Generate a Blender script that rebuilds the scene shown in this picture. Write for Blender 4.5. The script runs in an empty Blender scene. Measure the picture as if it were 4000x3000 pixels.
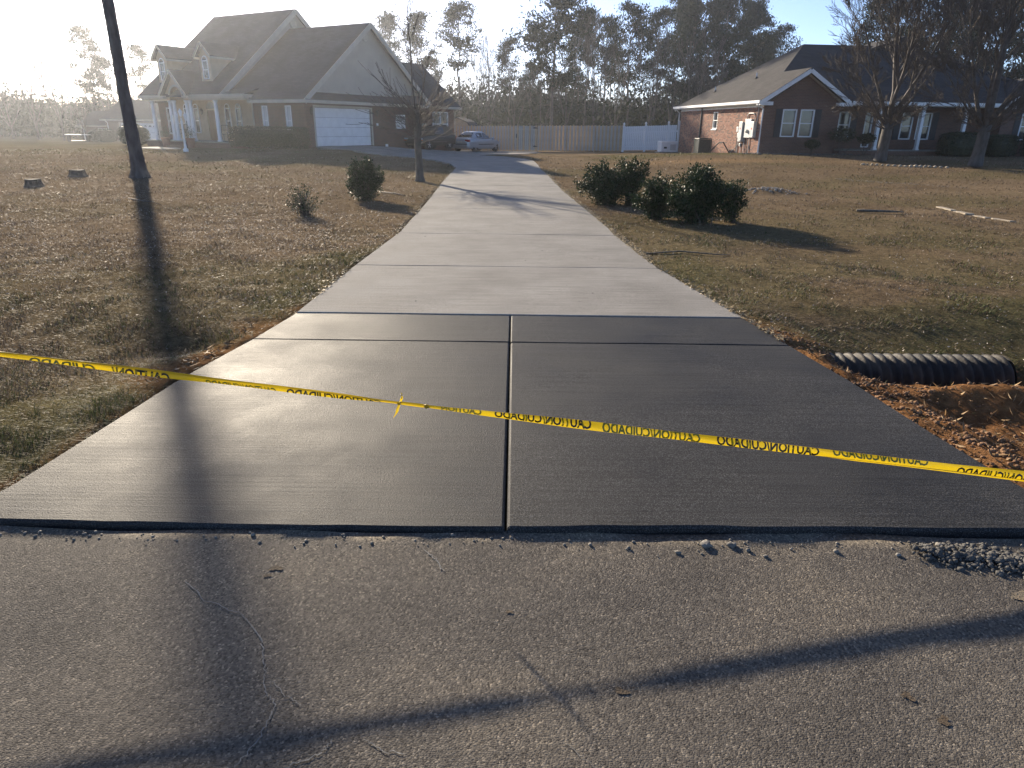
import bpy, bmesh, math, random
import numpy as np
from mathutils import Vector, Matrix
from mathutils.geometry import delaunay_2d_cdt
random.seed(7)
RNG = np.random.default_rng(11)
scene = bpy.context.scene
COL = scene.collection
R = math.radians

# ---------------------------------------------------------------- camera, sky, sun, exposure
EYE = 1.63
cam_d = bpy.data.cameras.new('camera')
cam_d.sensor_fit = 'HORIZONTAL'; cam_d.sensor_width = 36.0
cam_d.lens = 36.0 * 2665.0 / 4000.0
cam_d.clip_start = 0.05; cam_d.clip_end = 3000
cam = bpy.data.objects.new('camera', cam_d); COL.objects.link(cam)
cam.matrix_world = (Matrix.Translation((0, 0, EYE)) @ Matrix.Rotation(R(90 - 20.65), 4, 'X') @ Matrix.Rotation(R(0.7), 4, 'Z'))
scene.camera = cam

SUN_AZ = R(28.0)      # to the left of straight ahead
SUN_EL = R(17.7)
world = bpy.data.worlds.new('World'); scene.world = world
world.use_nodes = True
wn = world.node_tree.nodes; wl = world.node_tree.links
wn.clear()
sky = wn.new('ShaderNodeTexSky'); sky.sky_type = 'NISHITA'; sky.sun_disc = False
sky.sun_elevation = SUN_EL; sky.sun_rotation = -SUN_AZ
sky.altitude = 50; sky.air_density = 0.55; sky.dust_density = 0.5; sky.ozone_density = 3.4
bg = wn.new('ShaderNodeBackground'); bg.inputs['Strength'].default_value = 0.078
wo = wn.new('ShaderNodeOutputWorld')
tint = wn.new('ShaderNodeMix'); tint.data_type = 'RGBA'; tint.blend_type = 'MULTIPLY'; tint.inputs[0].default_value = 1.0; tint.inputs[7].default_value = (1.02, .915, .86, 1)
wl.new(sky.outputs[0], tint.inputs[6]); wl.new(tint.outputs[2], bg.inputs[0]); wl.new(bg.outputs[0], wo.inputs[0])

sun_d = bpy.data.lights.new('sun', 'SUN'); sun_d.energy = 3.45; sun_d.angle = R(0.9); sun_d.color = (1.0, 0.86, 0.665)
sun = bpy.data.objects.new('sun', sun_d); COL.objects.link(sun)
to_sun = Vector((-math.sin(SUN_AZ) * math.cos(SUN_EL), math.cos(SUN_AZ) * math.cos(SUN_EL), math.sin(SUN_EL)))
sun.rotation_euler = to_sun.to_track_quat('Z', 'Y').to_euler()
sun.location = to_sun * 60

vs = scene.view_settings
vs.view_transform = 'Standard'; vs.look = 'None'; vs.gamma = 1.0; vs.use_curve_mapping = False
vs.exposure = 1.76
scene.cycles.max_bounces = 6; scene.cycles.transparent_max_bounces = 8
scene.cycles.volume_bounces = 0
scene.cycles.use_denoising = True

# ---------------------------------------------------------------- helpers
def link(o, parent=None):
    COL.objects.link(o)
    if parent is not None: o.parent = parent
    return o
def tag(o, label=None, cat=None, group=None, kind=None):
    if label: o['label'] = label
    if cat: o['category'] = cat
    if group: o['group'] = group
    if kind: o['kind'] = kind
    return o
def thing(name, label, cat, loc=(0, 0, 0), rotz=0.0, group=None):
    o = bpy.data.objects.new(name, None); o.empty_display_size = .3
    o.location = loc; o.rotation_euler = (0, 0, rotz)
    link(o); return tag(o, label, cat, group)
def struct(name, parent=None, loc=(0, 0, 0)):
    o = bpy.data.objects.new(name, None); o.location = loc
    link(o, parent); return tag(o, kind='structure')
def copy_tree(o, parent=None):
    c = o.copy(); COL.objects.link(c)
    if parent is not None: c.parent = parent
    for ch in list(o.children): copy_tree(ch, c)
    return c
def raw_mesh(name, v, f, mat=None, smooth=False):
    me = bpy.data.meshes.new(name)
    v = np.asarray(v, dtype=np.float32).reshape(-1, 3)
    if isinstance(f, np.ndarray):
        n, k = f.shape
        me.vertices.add(len(v)); me.vertices.foreach_set('co', v.ravel())
        me.loops.add(n * k); me.loops.foreach_set('vertex_index', f.astype(np.int32).ravel())
        me.polygons.add(n)
        me.polygons.foreach_set('loop_start', np.arange(0, n * k, k, dtype=np.int32))
        try: me.polygons.foreach_set('loop_total', np.full(n, k, dtype=np.int32))
        except Exception: pass
        me.update(calc_edges=True)
    else:
        me.from_pydata([tuple(map(float, p)) for p in v], [], f); me.update()
    if smooth: me.polygons.foreach_set('use_smooth', np.ones(len(me.polygons), dtype=bool))
    if mat: me.materials.append(mat)
    return me
def mesh_obj(name, v, f, mat, parent=None, smooth=False):
    return link(bpy.data.objects.new(name, raw_mesh(name, v, f, mat, smooth)), parent)
def set_color_attr(me, name, cols_per_vertex):
    a = me.attributes.new(name, 'FLOAT_COLOR', 'POINT')
    c = np.ones((len(me.vertices), 4), dtype=np.float32); c[:, :3] = cols_per_vertex
    a.data.foreach_set('color', c.ravel())

class MB:
    def __init__(s): s.v = []; s.f = []
    def add(s, pts, faces):
        b = len(s.v); s.v += [tuple(p) for p in pts]; s.f += [tuple(i + b for i in fc) for fc in faces]; return s
    def box(s, x0, x1, y0, y1, z0, z1):
        p = [(x0, y0, z0), (x1, y0, z0), (x1, y1, z0), (x0, y1, z0), (x0, y0, z1), (x1, y0, z1), (x1, y1, z1), (x0, y1, z1)]
        return s.add(p, [(0, 3, 2, 1), (4, 5, 6, 7), (0, 1, 5, 4), (1, 2, 6, 5), (2, 3, 7, 6), (3, 0, 4, 7)])
    def beam(s, p, q, w, h, up=(0, 0, 1)):
        p = Vector(p); q = Vector(q); d = (q - p).normalized(); u = Vector(up)
        sd = d.cross(u).normalized(); u = sd.cross(d).normalized()
        a = sd * (w / 2); b = u * (h / 2); pts = []
        for e in (p, q): pts += [e - a - b, e + a - b, e + a + b, e - a + b]
        return s.add(pts, [(0, 3, 2, 1), (4, 5, 6, 7), (0, 1, 5, 4), (1, 2, 6, 5), (2, 3, 7, 6), (3, 0, 4, 7)])
    def prism(s, poly, ext):
        n = len(poly); e = Vector(ext); a = [Vector(p) for p in poly]; b = [p + e for p in a]
        return s.add(a + b, [tuple(range(n - 1, -1, -1)), tuple(range(n, 2 * n))] + [(i, (i + 1) % n, n + (i + 1) % n, n + i) for i in range(n)])
    def poly(s, pts): return s.add(pts, [tuple(range(len(pts)))])
    def tube(s, path, radii, n=8, cap=True):
        path = [Vector(p) for p in path]
        if not hasattr(radii, '__len__'): radii = [radii] * len(path)
        rings = []; ref = Vector((0, 0, 1))
        for i, p in enumerate(path):
            d = (path[min(i + 1, len(path) - 1)] - path[max(i - 1, 0)]).normalized()
            a = d.cross(ref)
            if a.length < 1e-3: a = d.cross(Vector((1, 0, 0)))
            a.normalize(); b = d.cross(a)
            rings.append([p + (a * math.cos(2 * math.pi * k / n) + b * math.sin(2 * math.pi * k / n)) * radii[i] for k in range(n)])
        fc = []
        for i in range(len(path) - 1):
            for k in range(n): fc.append((i * n + k, i * n + (k + 1) % n, (i + 1) * n + (k + 1) % n, (i + 1) * n + k))
        if cap: fc += [tuple(range(n - 1, -1, -1)), tuple(range((len(path) - 1) * n, len(path) * n))]
        return s.add([q for r in rings for q in r], fc)
    def lathe(s, prof, n=12, c=(0, 0, 0), axis='Z'):
        pts = []
        for r, z in prof:
            for k in range(n):
                a = 2 * math.pi * k / n; x, y = r * math.cos(a), r * math.sin(a)
                p = (x, y, z) if axis == 'Z' else ((z, x, y) if axis == 'X' else (y, z, x))
                pts.append((p[0] + c[0], p[1] + c[1], p[2] + c[2]))
        fc = []
        for i in range(len(prof) - 1):
            for k in range(n): fc.append((i * n + k, i * n + (k + 1) % n, (i + 1) * n + (k + 1) % n, (i + 1) * n + k))
        fc += [tuple(range(n - 1, -1, -1)), tuple(range((len(prof) - 1) * n, len(prof) * n))]
        return s.add(pts, fc)
    def build(s, name, mat, parent=None, smooth=False, bevel=0.0, label=None):
        o = mesh_obj(name, s.v, s.f, mat, parent, smooth)
        if bevel:
            m = o.modifiers.new('bevel', 'BEVEL'); m.width = bevel; m.segments = 2; m.limit_method = 'ANGLE'
        if label: o['label'] = label
        return o

# value noise on numpy arrays
_LAT = np.random.default_rng(5).random((64, 64))
def vn(x, y, s, ox=0.0):
    x = np.asarray(x, float) / s + 100.3 + ox; y = np.asarray(y, float) / s + 57.7 + ox * 1.7
    xi = np.floor(x).astype(int); yi = np.floor(y).astype(int); fx = x - xi; fy = y - yi
    fx = fx * fx * (3 - 2 * fx); fy = fy * fy * (3 - 2 * fy)
    g = lambda a, b: _LAT[a % 64, b % 64]
    return (g(xi, yi) * (1 - fx) + g(xi + 1, yi) * fx) * (1 - fy) + (g(xi, yi + 1) * (1 - fx) + g(xi + 1, yi + 1) * fx) * fy
def fbm(x, y, s, ox=0.0, o=4):
    t = 0; a = .5
    for i in range(o): t = t + a * vn(x, y, s, ox + 3.1 * i); s *= .5; a *= .5
    return t / (1 - .5 ** o)
def sstep(a, b, x):
    t = np.clip((np.asarray(x, float) - a) / (b - a), 0, 1); return t * t * (3 - 2 * t)

# ---------------------------------------------------------------- materials
def newmat(name):
    m = bpy.data.materials.new(name); m.use_nodes = True
    return m, m.node_tree.nodes, m.node_tree.links, m.node_tree.nodes['Principled BSDF']
def pm(name, c1, c2=None, scale=4.0, rough=.7, bump=0.0, bscale=None, metal=0.0, detail=5, stretch=(1, 1, 1), spec=.5, lo=.35, hi=.65, bdist=.02, rvar=0.0):
    m, N, L, b = newmat(name)
    b.inputs['Roughness'].default_value = rough; b.inputs['Metallic'].default_value = metal
    b.inputs['Specular IOR Level'].default_value = spec
    b.inputs['Base Color'].default_value = (*c1, 1)
    tc = N.new('ShaderNodeTexCoord'); mp = N.new('ShaderNodeMapping'); mp.inputs['Scale'].default_value = stretch
    L.new(tc.outputs['Object'], mp.inputs['Vector'])
    if c2 is not None:
        n = N.new('ShaderNodeTexNoise'); n.inputs['Scale'].default_value = scale; n.inputs['Detail'].default_value = detail
        L.new(mp.outputs[0], n.inputs['Vector'])
        r = N.new('ShaderNodeValToRGB'); r.color_ramp.elements[0].position = lo; r.color_ramp.elements[1].position = hi
        r.color_ramp.elements[0].color = (*c1, 1); r.color_ramp.elements[1].color = (*c2, 1)
        L.new(n.outputs['Fac'], r.inputs[0]); L.new(r.outputs[0], b.inputs['Base Color'])
        if rvar:
            mr = N.new('ShaderNodeMapRange'); mr.inputs['To Min'].default_value = rough - rvar; mr.inputs['To Max'].default_value = rough + rvar
            L.new(n.outputs['Fac'], mr.inputs['Value']); L.new(mr.outputs[0], b.inputs['Roughness'])
    if bump:
        n2 = N.new('ShaderNodeTexNoise'); n2.inputs['Scale'].default_value = bscale or scale * 6; n2.inputs['Detail'].default_value = 6
        L.new(mp.outputs[0], n2.inputs['Vector'])
        bp = N.new('ShaderNodeBump'); bp.inputs['Strength'].default_value = bump; bp.inputs['Distance'].default_value = bdist
        L.new(n2.outputs['Fac'], bp.inputs['Height']); L.new(bp.outputs[0], b.inputs['Normal'])
    return m
def foliage(name, c1, c2, trans=.35, rough=.5, attr=None, spec=.4, scale=3.0):
    m, N, L, b = newmat(name)
    out = N['Material Output']; tr = N.new('ShaderNodeBsdfTranslucent'); mx = N.new('ShaderNodeMixShader'); mx.inputs[0].default_value = trans
    b.inputs['Roughness'].default_value = rough; b.inputs['Specular IOR Level'].default_value = spec
    if attr:
        a = N.new('ShaderNodeAttribute'); a.attribute_name = attr; col = a.outputs['Color']
    else:
        n = N.new('ShaderNodeTexNoise'); n.inputs['Scale'].default_value = scale; n.inputs['Detail'].default_value = 4
        tc = N.new('ShaderNodeTexCoord'); L.new(tc.outputs['Object'], n.inputs['Vector'])
        r = N.new('ShaderNodeValToRGB'); r.color_ramp.elements[0].position = .35; r.color_ramp.elements[1].position = .65
        r.color_ramp.elements[0].color = (*c1, 1); r.color_ramp.elements[1].color = (*c2, 1)
        L.new(n.outputs['Fac'], r.inputs[0]); col = r.outputs[0]
    L.new(col, b.inputs['Base Color']); L.new(col, tr.inputs['Color'])
    L.new(b.outputs[0], mx.inputs[1]); L.new(tr.outputs[0], mx.inputs[2]); L.new(mx.outputs[0], out.inputs['Surface'])
    return m
def brickmat(name, c1, c2, mortar, sc=1.0, bump=.4):
    m, N, L, b = newmat(name); b.inputs['Roughness'].default_value = .85
    tc = N.new('ShaderNodeTexCoord'); sx = N.new('ShaderNodeSeparateXYZ'); L.new(tc.outputs['Object'], sx.inputs[0])
    ad = N.new('ShaderNodeMath'); ad.operation = 'ADD'; L.new(sx.outputs[0], ad.inputs[0]); L.new(sx.outputs[1], ad.inputs[1])
    cb = N.new('ShaderNodeCombineXYZ'); L.new(ad.outputs[0], cb.inputs[0]); L.new(sx.outputs[2], cb.inputs[1])
    br = N.new('ShaderNodeTexBrick'); L.new(cb.outputs[0], br.inputs['Vector'])
    br.inputs['Scale'].default_value = sc; br.inputs['Brick Width'].default_value = .21; br.inputs['Row Height'].default_value = .075
    br.inputs['Mortar Size'].default_value = .006; br.inputs['Color1'].default_value = (*c1, 1); br.inputs['Color2'].default_value = (*c2, 1); br.inputs['Mortar'].default_value = (*mortar, 1)
    n = N.new('ShaderNodeTexNoise'); n.inputs['Scale'].default_value = 1.3; L.new(tc.outputs['Object'], n.inputs['Vector'])
    mx = N.new('ShaderNodeMix'); mx.data_type = 'RGBA'; mx.blend_type = 'MULTIPLY'; mx.inputs[0].default_value = .5
    L.new(br.outputs['Color'], mx.inputs[6]); L.new(n.outputs['Fac'], mx.inputs[7]); L.new(mx.outputs[2], b.inputs['Base Color'])
    bp = N.new('ShaderNodeBump'); bp.inputs['Strength'].default_value = bump; bp.inputs['Distance'].default_value = .01; bp.invert = True
    L.new(br.outputs['Fac'], bp.inputs['Height']); L.new(bp.outputs[0], b.inputs['Normal'])
    return m
def shinglemat(name, c1, c2):
    m, N, L, b = newmat(name); b.inputs['Roughness'].default_value = .95; b.inputs['Specular IOR Level'].default_value = .15
    tc = N.new('ShaderNodeTexCoord'); sx = N.new('ShaderNodeSeparateXYZ'); L.new(tc.outputs['Object'], sx.inputs[0])
    ad = N.new('ShaderNodeMath'); ad.operation = 'ADD'; L.new(sx.outputs[0], ad.inputs[0]); L.new(sx.outputs[1], ad.inputs[1])
    cb = N.new('ShaderNodeCombineXYZ'); L.new(ad.outputs[0], cb.inputs[0]); L.new(sx.outputs[2], cb.inputs[1])
    br = N.new('ShaderNodeTexBrick'); L.new(cb.outputs[0], br.inputs['Vector']); br.inputs['Scale'].default_value = 1
    br.inputs['Brick Width'].default_value = .3; br.inputs['Row Height'].default_value = .085; br.inputs['Mortar Size'].default_value = .006
    br.inputs['Color1'].default_value = (*c1, 1); br.inputs['Color2'].default_value = (*c2, 1); br.inputs['Mortar'].default_value = (c1[0] * .6, c1[1] * .6, c1[2] * .6, 1)
    n = N.new('ShaderNodeTexNoise'); n.inputs['Scale'].default_value = .8; n.inputs['Detail'].default_value = 6; L.new(tc.outputs['Object'], n.inputs['Vector'])
    mx = N.new('ShaderNodeMix'); mx.data_type = 'RGBA'; mx.blend_type = 'MULTIPLY'; mx.inputs[0].default_value = .6
    L.new(br.outputs['Color'], mx.inputs[6]); L.new(n.outputs['Fac'], mx.inputs[7]); L.new(mx.outputs[2], b.inputs['Base Color'])
    bp = N.new('ShaderNodeBump'); bp.inputs['Strength'].default_value = .5; bp.inputs['Distance'].default_value = .01; bp.invert = True
    L.new(br.outputs['Fac'], bp.inputs['Height']); L.new(bp.outputs[0], b.inputs['Normal'])
    return m
def concretemat(name, c1, c2, rough, rvar, grit, gstr, sweep=0.0, spec=.5, blot=1.3, speck=(1.0, 1.0, 200)):
    m, N, L, b = newmat(name)
    tc = N.new('ShaderNodeTexCoord')
    n = N.new('ShaderNodeTexNoise'); n.inputs['Scale'].default_value = blot; n.inputs['Detail'].default_value = 9; n.inputs['Roughness'].default_value = .62; L.new(tc.outputs['Object'], n.inputs['Vector'])
    r = N.new('ShaderNodeValToRGB'); r.color_ramp.elements[0].position = .3; r.color_ramp.elements[1].position = .72
    r.color_ramp.elements[0].color = (*c1, 1); r.color_ramp.elements[1].color = (*c2, 1); L.new(n.outputs['Fac'], r.inputs[0])
    # streaks across the drive (broom direction is X)
    mp = N.new('ShaderNodeMapping'); mp.inputs['Scale'].default_value = (1.2, 45, 1); L.new(tc.outputs['Object'], mp.inputs['Vector'])
    n3 = N.new('ShaderNodeTexNoise'); n3.inputs['Scale'].default_value = 1.0; n3.inputs['Detail'].default_value = 5; L.new(mp.outputs[0], n3.inputs['Vector'])
    gr = N.new('ShaderNodeTexNoise'); gr.inputs['Scale'].default_value = grit; gr.inputs['Detail'].default_value = 7; gr.inputs['Roughness'].default_value = .7; L.new(tc.outputs['Object'], gr.inputs['Vector'])
    mx = N.new('ShaderNodeMix'); mx.data_type = 'RGBA'; mx.blend_type = 'OVERLAY'; mx.inputs[0].default_value = .75
    L.new(r.outputs[0], mx.inputs[6]); L.new(gr.outputs['Fac'], mx.inputs[7])
    sn = N.new('ShaderNodeTexNoise'); sn.inputs['Scale'].default_value = speck[2]; sn.inputs['Detail'].default_value = 2; L.new(tc.outputs['Object'], sn.inputs['Vector'])  # pale grains, with wet sparkle of the fresh slab painted into the colour
    sr = N.new('ShaderNodeValToRGB'); sr.color_ramp.elements[0].position = .36; sr.color_ramp.elements[1].position = .70
    sr.color_ramp.elements[0].color = (speck[0],) * 3 + (1,); sr.color_ramp.elements[1].color = (speck[1],) * 3 + (1,)
    k = sr.color_ramp.elements.new(.54); k.color = (1, 1, 1, 1); L.new(sn.outputs['Fac'], sr.inputs[0])
    st = N.new('ShaderNodeValToRGB'); st.color_ramp.elements[0].position = .36; st.color_ramp.elements[1].position = .64; st.color_ramp.elements[0].color = (.86, .86, .86, 1); st.color_ramp.elements[1].color = (1.12, 1.12, 1.12, 1); L.new(n3.outputs['Fac'], st.inputs[0])
    m2 = N.new('ShaderNodeMix'); m2.data_type = 'RGBA'; m2.blend_type = 'MULTIPLY'; m2.inputs[0].default_value = 1; L.new(mx.outputs[2], m2.inputs[6]); L.new(sr.outputs[0], m2.inputs[7])
    m3 = N.new('ShaderNodeMix'); m3.data_type = 'RGBA'; m3.blend_type = 'MULTIPLY'; m3.inputs[0].default_value = 1; L.new(m2.outputs[2], m3.inputs[6]); L.new(st.outputs[0], m3.inputs[7]); L.new(m3.outputs[2], b.inputs['Base Color'])
    mr = N.new('ShaderNodeMapRange'); mr.inputs['From Min'].default_value = .3; mr.inputs['From Max'].default_value = .7
    mr.inputs['To Min'].default_value = rough - rvar; mr.inputs['To Max'].default_value = rough + rvar
    L.new(n.outputs['Fac'], mr.inputs['Value']); L.new(mr.outputs[0], b.inputs['Roughness'])
    b.inputs['Specular IOR Level'].default_value = spec
    bp = N.new('ShaderNodeBump'); bp.inputs['Strength'].default_value = gstr; bp.inputs['Distance'].default_value = .004
    L.new(gr.outputs['Fac'], bp.inputs['Height'])
    bp2 = N.new('ShaderNodeBump'); bp2.inputs['Strength'].default_value = sweep; bp2.inputs['Distance'].default_value = .006
    L.new(n3.outputs['Fac'], bp2.inputs['Height']); L.new(bp.outputs[0], bp2.inputs['Normal']); L.new(bp2.outputs[0], b.inputs['Normal'])
    return m
def asphaltmat():
    m, N, L, b = newmat('asphalt')
    tc = N.new('ShaderNodeTexCoord')
    def noise(sc, det=6, rg=.55):
        n = N.new('ShaderNodeTexNoise'); n.inputs['Scale'].default_value = sc; n.inputs['Detail'].default_value = det; n.inputs['Roughness'].default_value = rg
        L.new(tc.outputs['Object'], n.inputs['Vector']); return n
    def ramp(src, stops):
        r = N.new('ShaderNodeValToRGB'); e = r.color_ramp.elements
        e[0].position = stops[0][0]; e[0].color = (*stops[0][1], 1); e[1].position = stops[-1][0]; e[1].color = (*stops[-1][1], 1)
        for p, c in stops[1:-1]:
            k = e.new(p); k.color = (*c, 1)
        L.new(src, r.inputs[0]); return r
    v = N.new('ShaderNodeTexVoronoi'); v.inputs['Scale'].default_value = 150; L.new(tc.outputs['Object'], v.inputs['Vector'])
    v2 = N.new('ShaderNodeTexVoronoi'); v2.inputs['Scale'].default_value = 330; L.new(tc.outputs['Object'], v2.inputs['Vector'])
    big = noise(1.1, 8, .6)
    base = ramp(big.outputs['Fac'], [(.3, (.095, .086, .076)), (.5, (.132, .118, .101)), (.72, (.190, .163, .128))])
    stone = ramp(v.outputs['Color'], [(.12, (.30, .30, .31)), (.5, (.9, .9, .9)), (.75, (1.2, 1.18, 1.12)), (.95, (2.6, 2.5, 2.3))])
    mx = N.new('ShaderNodeMix'); mx.data_type = 'RGBA'; mx.blend_type = 'MULTIPLY'; mx.inputs[0].default_value = .75
    L.new(base.outputs[0], mx.inputs[6]); L.new(stone.outputs[0], mx.inputs[7]); L.new(mx.outputs[2], b.inputs['Base Color'])
    b.inputs['Roughness'].default_value = .7; b.inputs['Specular IOR Level'].default_value = .03
    sub = N.new('ShaderNodeMath'); sub.operation = 'MULTIPLY_ADD'; sub.inputs[1].default_value = .5
    L.new(v2.outputs['Distance'], sub.inputs[0]); L.new(v.outputs['Distance'], sub.inputs[2])
    bp = N.new('ShaderNodeBump'); bp.inputs['Strength'].default_value = .65; bp.inputs['Distance'].default_value = .0032; bp.invert = True
    L.new(sub.outputs[0], bp.inputs['Height']); L.new(bp.outputs[0], b.inputs['Normal'])
    return m
M = {}
M['asphalt'] = asphaltmat()
M['wet'] = concretemat('fresh_concrete', (.030, .030, .031), (.055, .055, .055), .58, .10, 120, 1.0, .40, .06, 1.2, (.55, 2.6, 190))
M['old'] = concretemat('old_concrete', (.215, .204, .186), (.32, .306, .282), .85, .06, 120, .6, .35, .05, 1.1, (.72, 1.35, 150))
M['brick'] = brickmat('red_brick', (.155, .060, .040), (.105, .045, .034), (.16, .13, .11))
M['brickR'] = brickmat('brown_brick', (.21, .105, .072), (.15, .076, .056), (.22, .185, .15))
M['mortar'] = pm('mortar', (.25, .215, .18), (.20, .17, .14), 8, .95, .3, 60)
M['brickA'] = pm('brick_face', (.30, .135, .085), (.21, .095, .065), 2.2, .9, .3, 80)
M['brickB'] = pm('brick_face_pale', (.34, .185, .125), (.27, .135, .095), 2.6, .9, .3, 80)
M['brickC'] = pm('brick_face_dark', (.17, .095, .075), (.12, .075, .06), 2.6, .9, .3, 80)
M['roof'] = shinglemat('shingle', (.058, .066, .082), (.078, .087, .103))
M['roofR'] = shinglemat('shingle_brown', (.070, .067, .068), (.095, .088, .086))
M['trim'] = pm('cream_trim', (.42, .38, .31), (.48, .44, .36), 3, .6)
M['white'] = pm('white_paint', (.74, .74, .73), (.82, .82, .81), 2.5, .5, .05, 30)
M['vinyl'] = pm('white_vinyl', (.70, .71, .74), (.78, .79, .81), 2, .4)
M['siding'] = pm('cream_siding', (.35, .315, .26), (.40, .36, .30), 1.5, .65, .08, 20)
M['stucco'] = pm('tan_stucco', (.46, .36, .24), (.54, .43, .30), 2.5, .9, .25, 90)
M['glass'] = pm('window_glass', (.025, .03, .035), (.06, .065, .065), 1.2, .06, spec=.8)
M['curtain'] = pm('curtain', (.42, .44, .44), (.52, .54, .54), 9, .8, stretch=(8, 8, .5))
M['dwood'] = pm('stained_door', (.16, .075, .028), (.22, .105, .04), 3, .45, .1, 25, stretch=(4, 4, .6))
M['black'] = pm('black_metal', (.016, .016, .018), (.024, .024, .026), 6, .5)
M['shutter'] = pm('shutter_black', (.014, .016, .020), (.02, .022, .026), 6, .55)
M['grey'] = pm('grey_metal_box', (.34, .35, .36), (.42, .43, .44), 3, .5, metal=.2)
M['fence'] = pm('weathered_pine', (.33, .32, .30), (.43, .41, .38), 3, .85, .3, 40, stretch=(6, 6, .7))
M['fence2'] = pm('weathered_pine_warm_lit', (.44, .31, .18), (.54, .40, .25), 3, .85, .3, 40, stretch=(6, 6, .7))  # warm light on the back pickets is put into this tone
M['bark'] = pm('pine_bark', (.10, .078, .062), (.19, .155, .125), 7, .95, .9, 16, stretch=(1, 1, .35), bdist=.05)
M['bark2'] = pm('grey_bark', (.055, .048, .042), (.105, .094, .082), 9, .95, .6, 30, stretch=(1, 1, .4), bdist=.03)
M['twig'] = pm('twig_bark', (.060, .048, .040), (.11, .09, .075), 6, .75, spec=.4)
M['fartwig'] = pm('far_twig_bark', (.065, .055, .050), (.12, .10, .085), 3, .9)
M['needle'] = foliage('pine_needles', (.016, .030, .016), (.036, .050, .024), .06, .8, scale=.9, spec=.04)
M['needle2'] = foliage('pine_needles_olive', (.026, .036, .016), (.048, .056, .024), .08, .8, scale=.9, spec=.04)
M['holly'] = foliage('holly_leaves', (.014, .032, .013), (.038, .062, .022), .14, .48, spec=.16, scale=14)
M['box'] = foliage('hedge_leaves', (.018, .032, .014), (.040, .058, .022), .2, .5, scale=10)
M['brush'] = foliage('brush_leaves', (.07, .06, .03), (.11, .10, .05), .3, .7, scale=.8)
M['blade'] = foliage('grass_blades', (.1, .1, .05), (.1, .1, .05), .14, .6, attr='col', spec=.12)
M['litter'] = foliage('leaf_litter', (.1, .1, .05), (.1, .1, .05), .18, .6, attr='col', spec=.15)
M['dirt'] = pm('red_clay', (.145, .075, .038), (.25, .140, .070), 3.2, .95, .7, 60, bdist=.02)
M['tape'] = None
# ---------------------------------------------------------------- terrain
CP = np.array([(0,8,0),(-8,8,0),(8,8,0),(-20,8,0),(20,8,0),(-8,20,0),(8,20,.05),(0,20,-.04),(-22,20,0),(24,20,.1),(0,30,-.02),(-15,30,.06),(15,30,.25),(13,38,.42),(20,38,.42),(30,38,.4),(40,36,.3),
 (12.5,53,.06),(18,50,.3),(0,50,-.11),(0,57,-.16),(6,56,-.1),(-3,52.5,-.13),(-1.6,55,-.16),(-11.7,40.3,.32),(-18,39.5,.16),(-25,46,.18),(-11,42.2,.5),(-9,46,.42),(-7,49,.16),(-5,53,-.07),(-3,46,-.02),(-2,40,-.02),(-6,38,.12),(-32,45,.05),(-45,60,-.2),(-30,85,-.5),(-60,85,-.5),(0,85,-.4),(40,85,-.2),(60,50,.1),(-60,30,0),(60,10,0),(-60,5,0),(0,140,-.6),(-120,120,-.6),(120,120,-.6),(0,-10,0),(120,0,0),(-120,0,0)], float)
def tz(x, y):
    x = np.asarray(x, float); y = np.asarray(y, float)
    num = np.zeros(x.shape); den = np.zeros(x.shape)
    for cx, cy, cz in CP:
        w = 1 / ((x - cx) ** 2 + (y - cy) ** 2 + 6.0) ** 2; num += w * cz; den += w
    return num / den
YL = [2.55,2.81,3.47,4.42,5.25,6.13,8.4,11.2,14.5,21.25,25.4,30.2]
XLv = [-2.47,-2.40,-2.34,-2.26,-2.11,-2.0,-1.96,-1.86,-1.95,-2.24,-2.36,-2.48]
YR = [2.55,2.97,3.67,4.4,5.34,6.13,8.5,11.25,14.8,20.2,25.4,30.2]
XRv = [2.62,2.52,2.43,2.37,2.24,2.13,1.80,1.66,1.56,1.37,1.25,1.10]
XL = lambda y: np.interp(y, YL, XLv)
XR = lambda y: np.interp(y, YR, XRv)
PAD = [(-2.48,30.2),(-2.9,32.6),(-3.8,34.6),(-5.2,36.8),(-6.9,38.6),(-8.9,39.9),(-11.2,41.0),(-11.55,41.9),(-4.75,53.6),(-4.6,56.6),(1.6,56.6),(1.9,53.0),(0.6,49.6),(-1.2,46.2),(-2.15,43.9),(-2.0,43.0),(-.6,42.0),(.55,39.6),(.95,36.5),(1.08,33.0),(1.10,30.2)]
def in_poly(x, y, P):
    r = np.zeros(np.shape(x), bool); n = len(P)
    for i in range(n):
        (x1, y1), (x2, y2) = P[i], P[(i + 1) % n]
        c = ((y1 > y) != (y2 > y)) & (x < (x2 - x1) * (y - y1) / ((y2 - y1) or 1e-9) + x1)
        r ^= c
    return r
def in_drive(x, y, m=0.0):
    return ((y > 2.5 - m) & (y < 30.25) & (x > XL(y) - m) & (x < XR(y) + m)) | in_poly(x, y, PAD)
def ditch(x, y):
    right = sstep(.05, .9, x - XR(np.clip(y, 2.55, 30)))
    z = (-.27 * np.exp(-((y - 5.13) / .30) ** 2) - .19 * (1 - sstep(5.6, 7.0, y)) * sstep(4.6, 5.2, y)) * right
    z = z - .16 * np.exp(-((y - 4.2) / .95) ** 2) * right * sstep(2.5, 3.2, y)
    z = z + .12 * np.exp(-((y - 4.55 - .08 * np.sin(x * 3)) / .20) ** 2) * sstep(2.7, 3.3, x) * (.5 + fbm(x, y, .5, 3))
    left = sstep(-2.25, -3.0, x)
    z = z - .07 * np.exp(-((y - 4.9) / .9) ** 2) * left
    z = z - .09 * np.exp(-(((x + 2.68) / .30) ** 2 + ((y - 5.36) / .26) ** 2))
    return z * sstep(2.45, 2.9, y)
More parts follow.
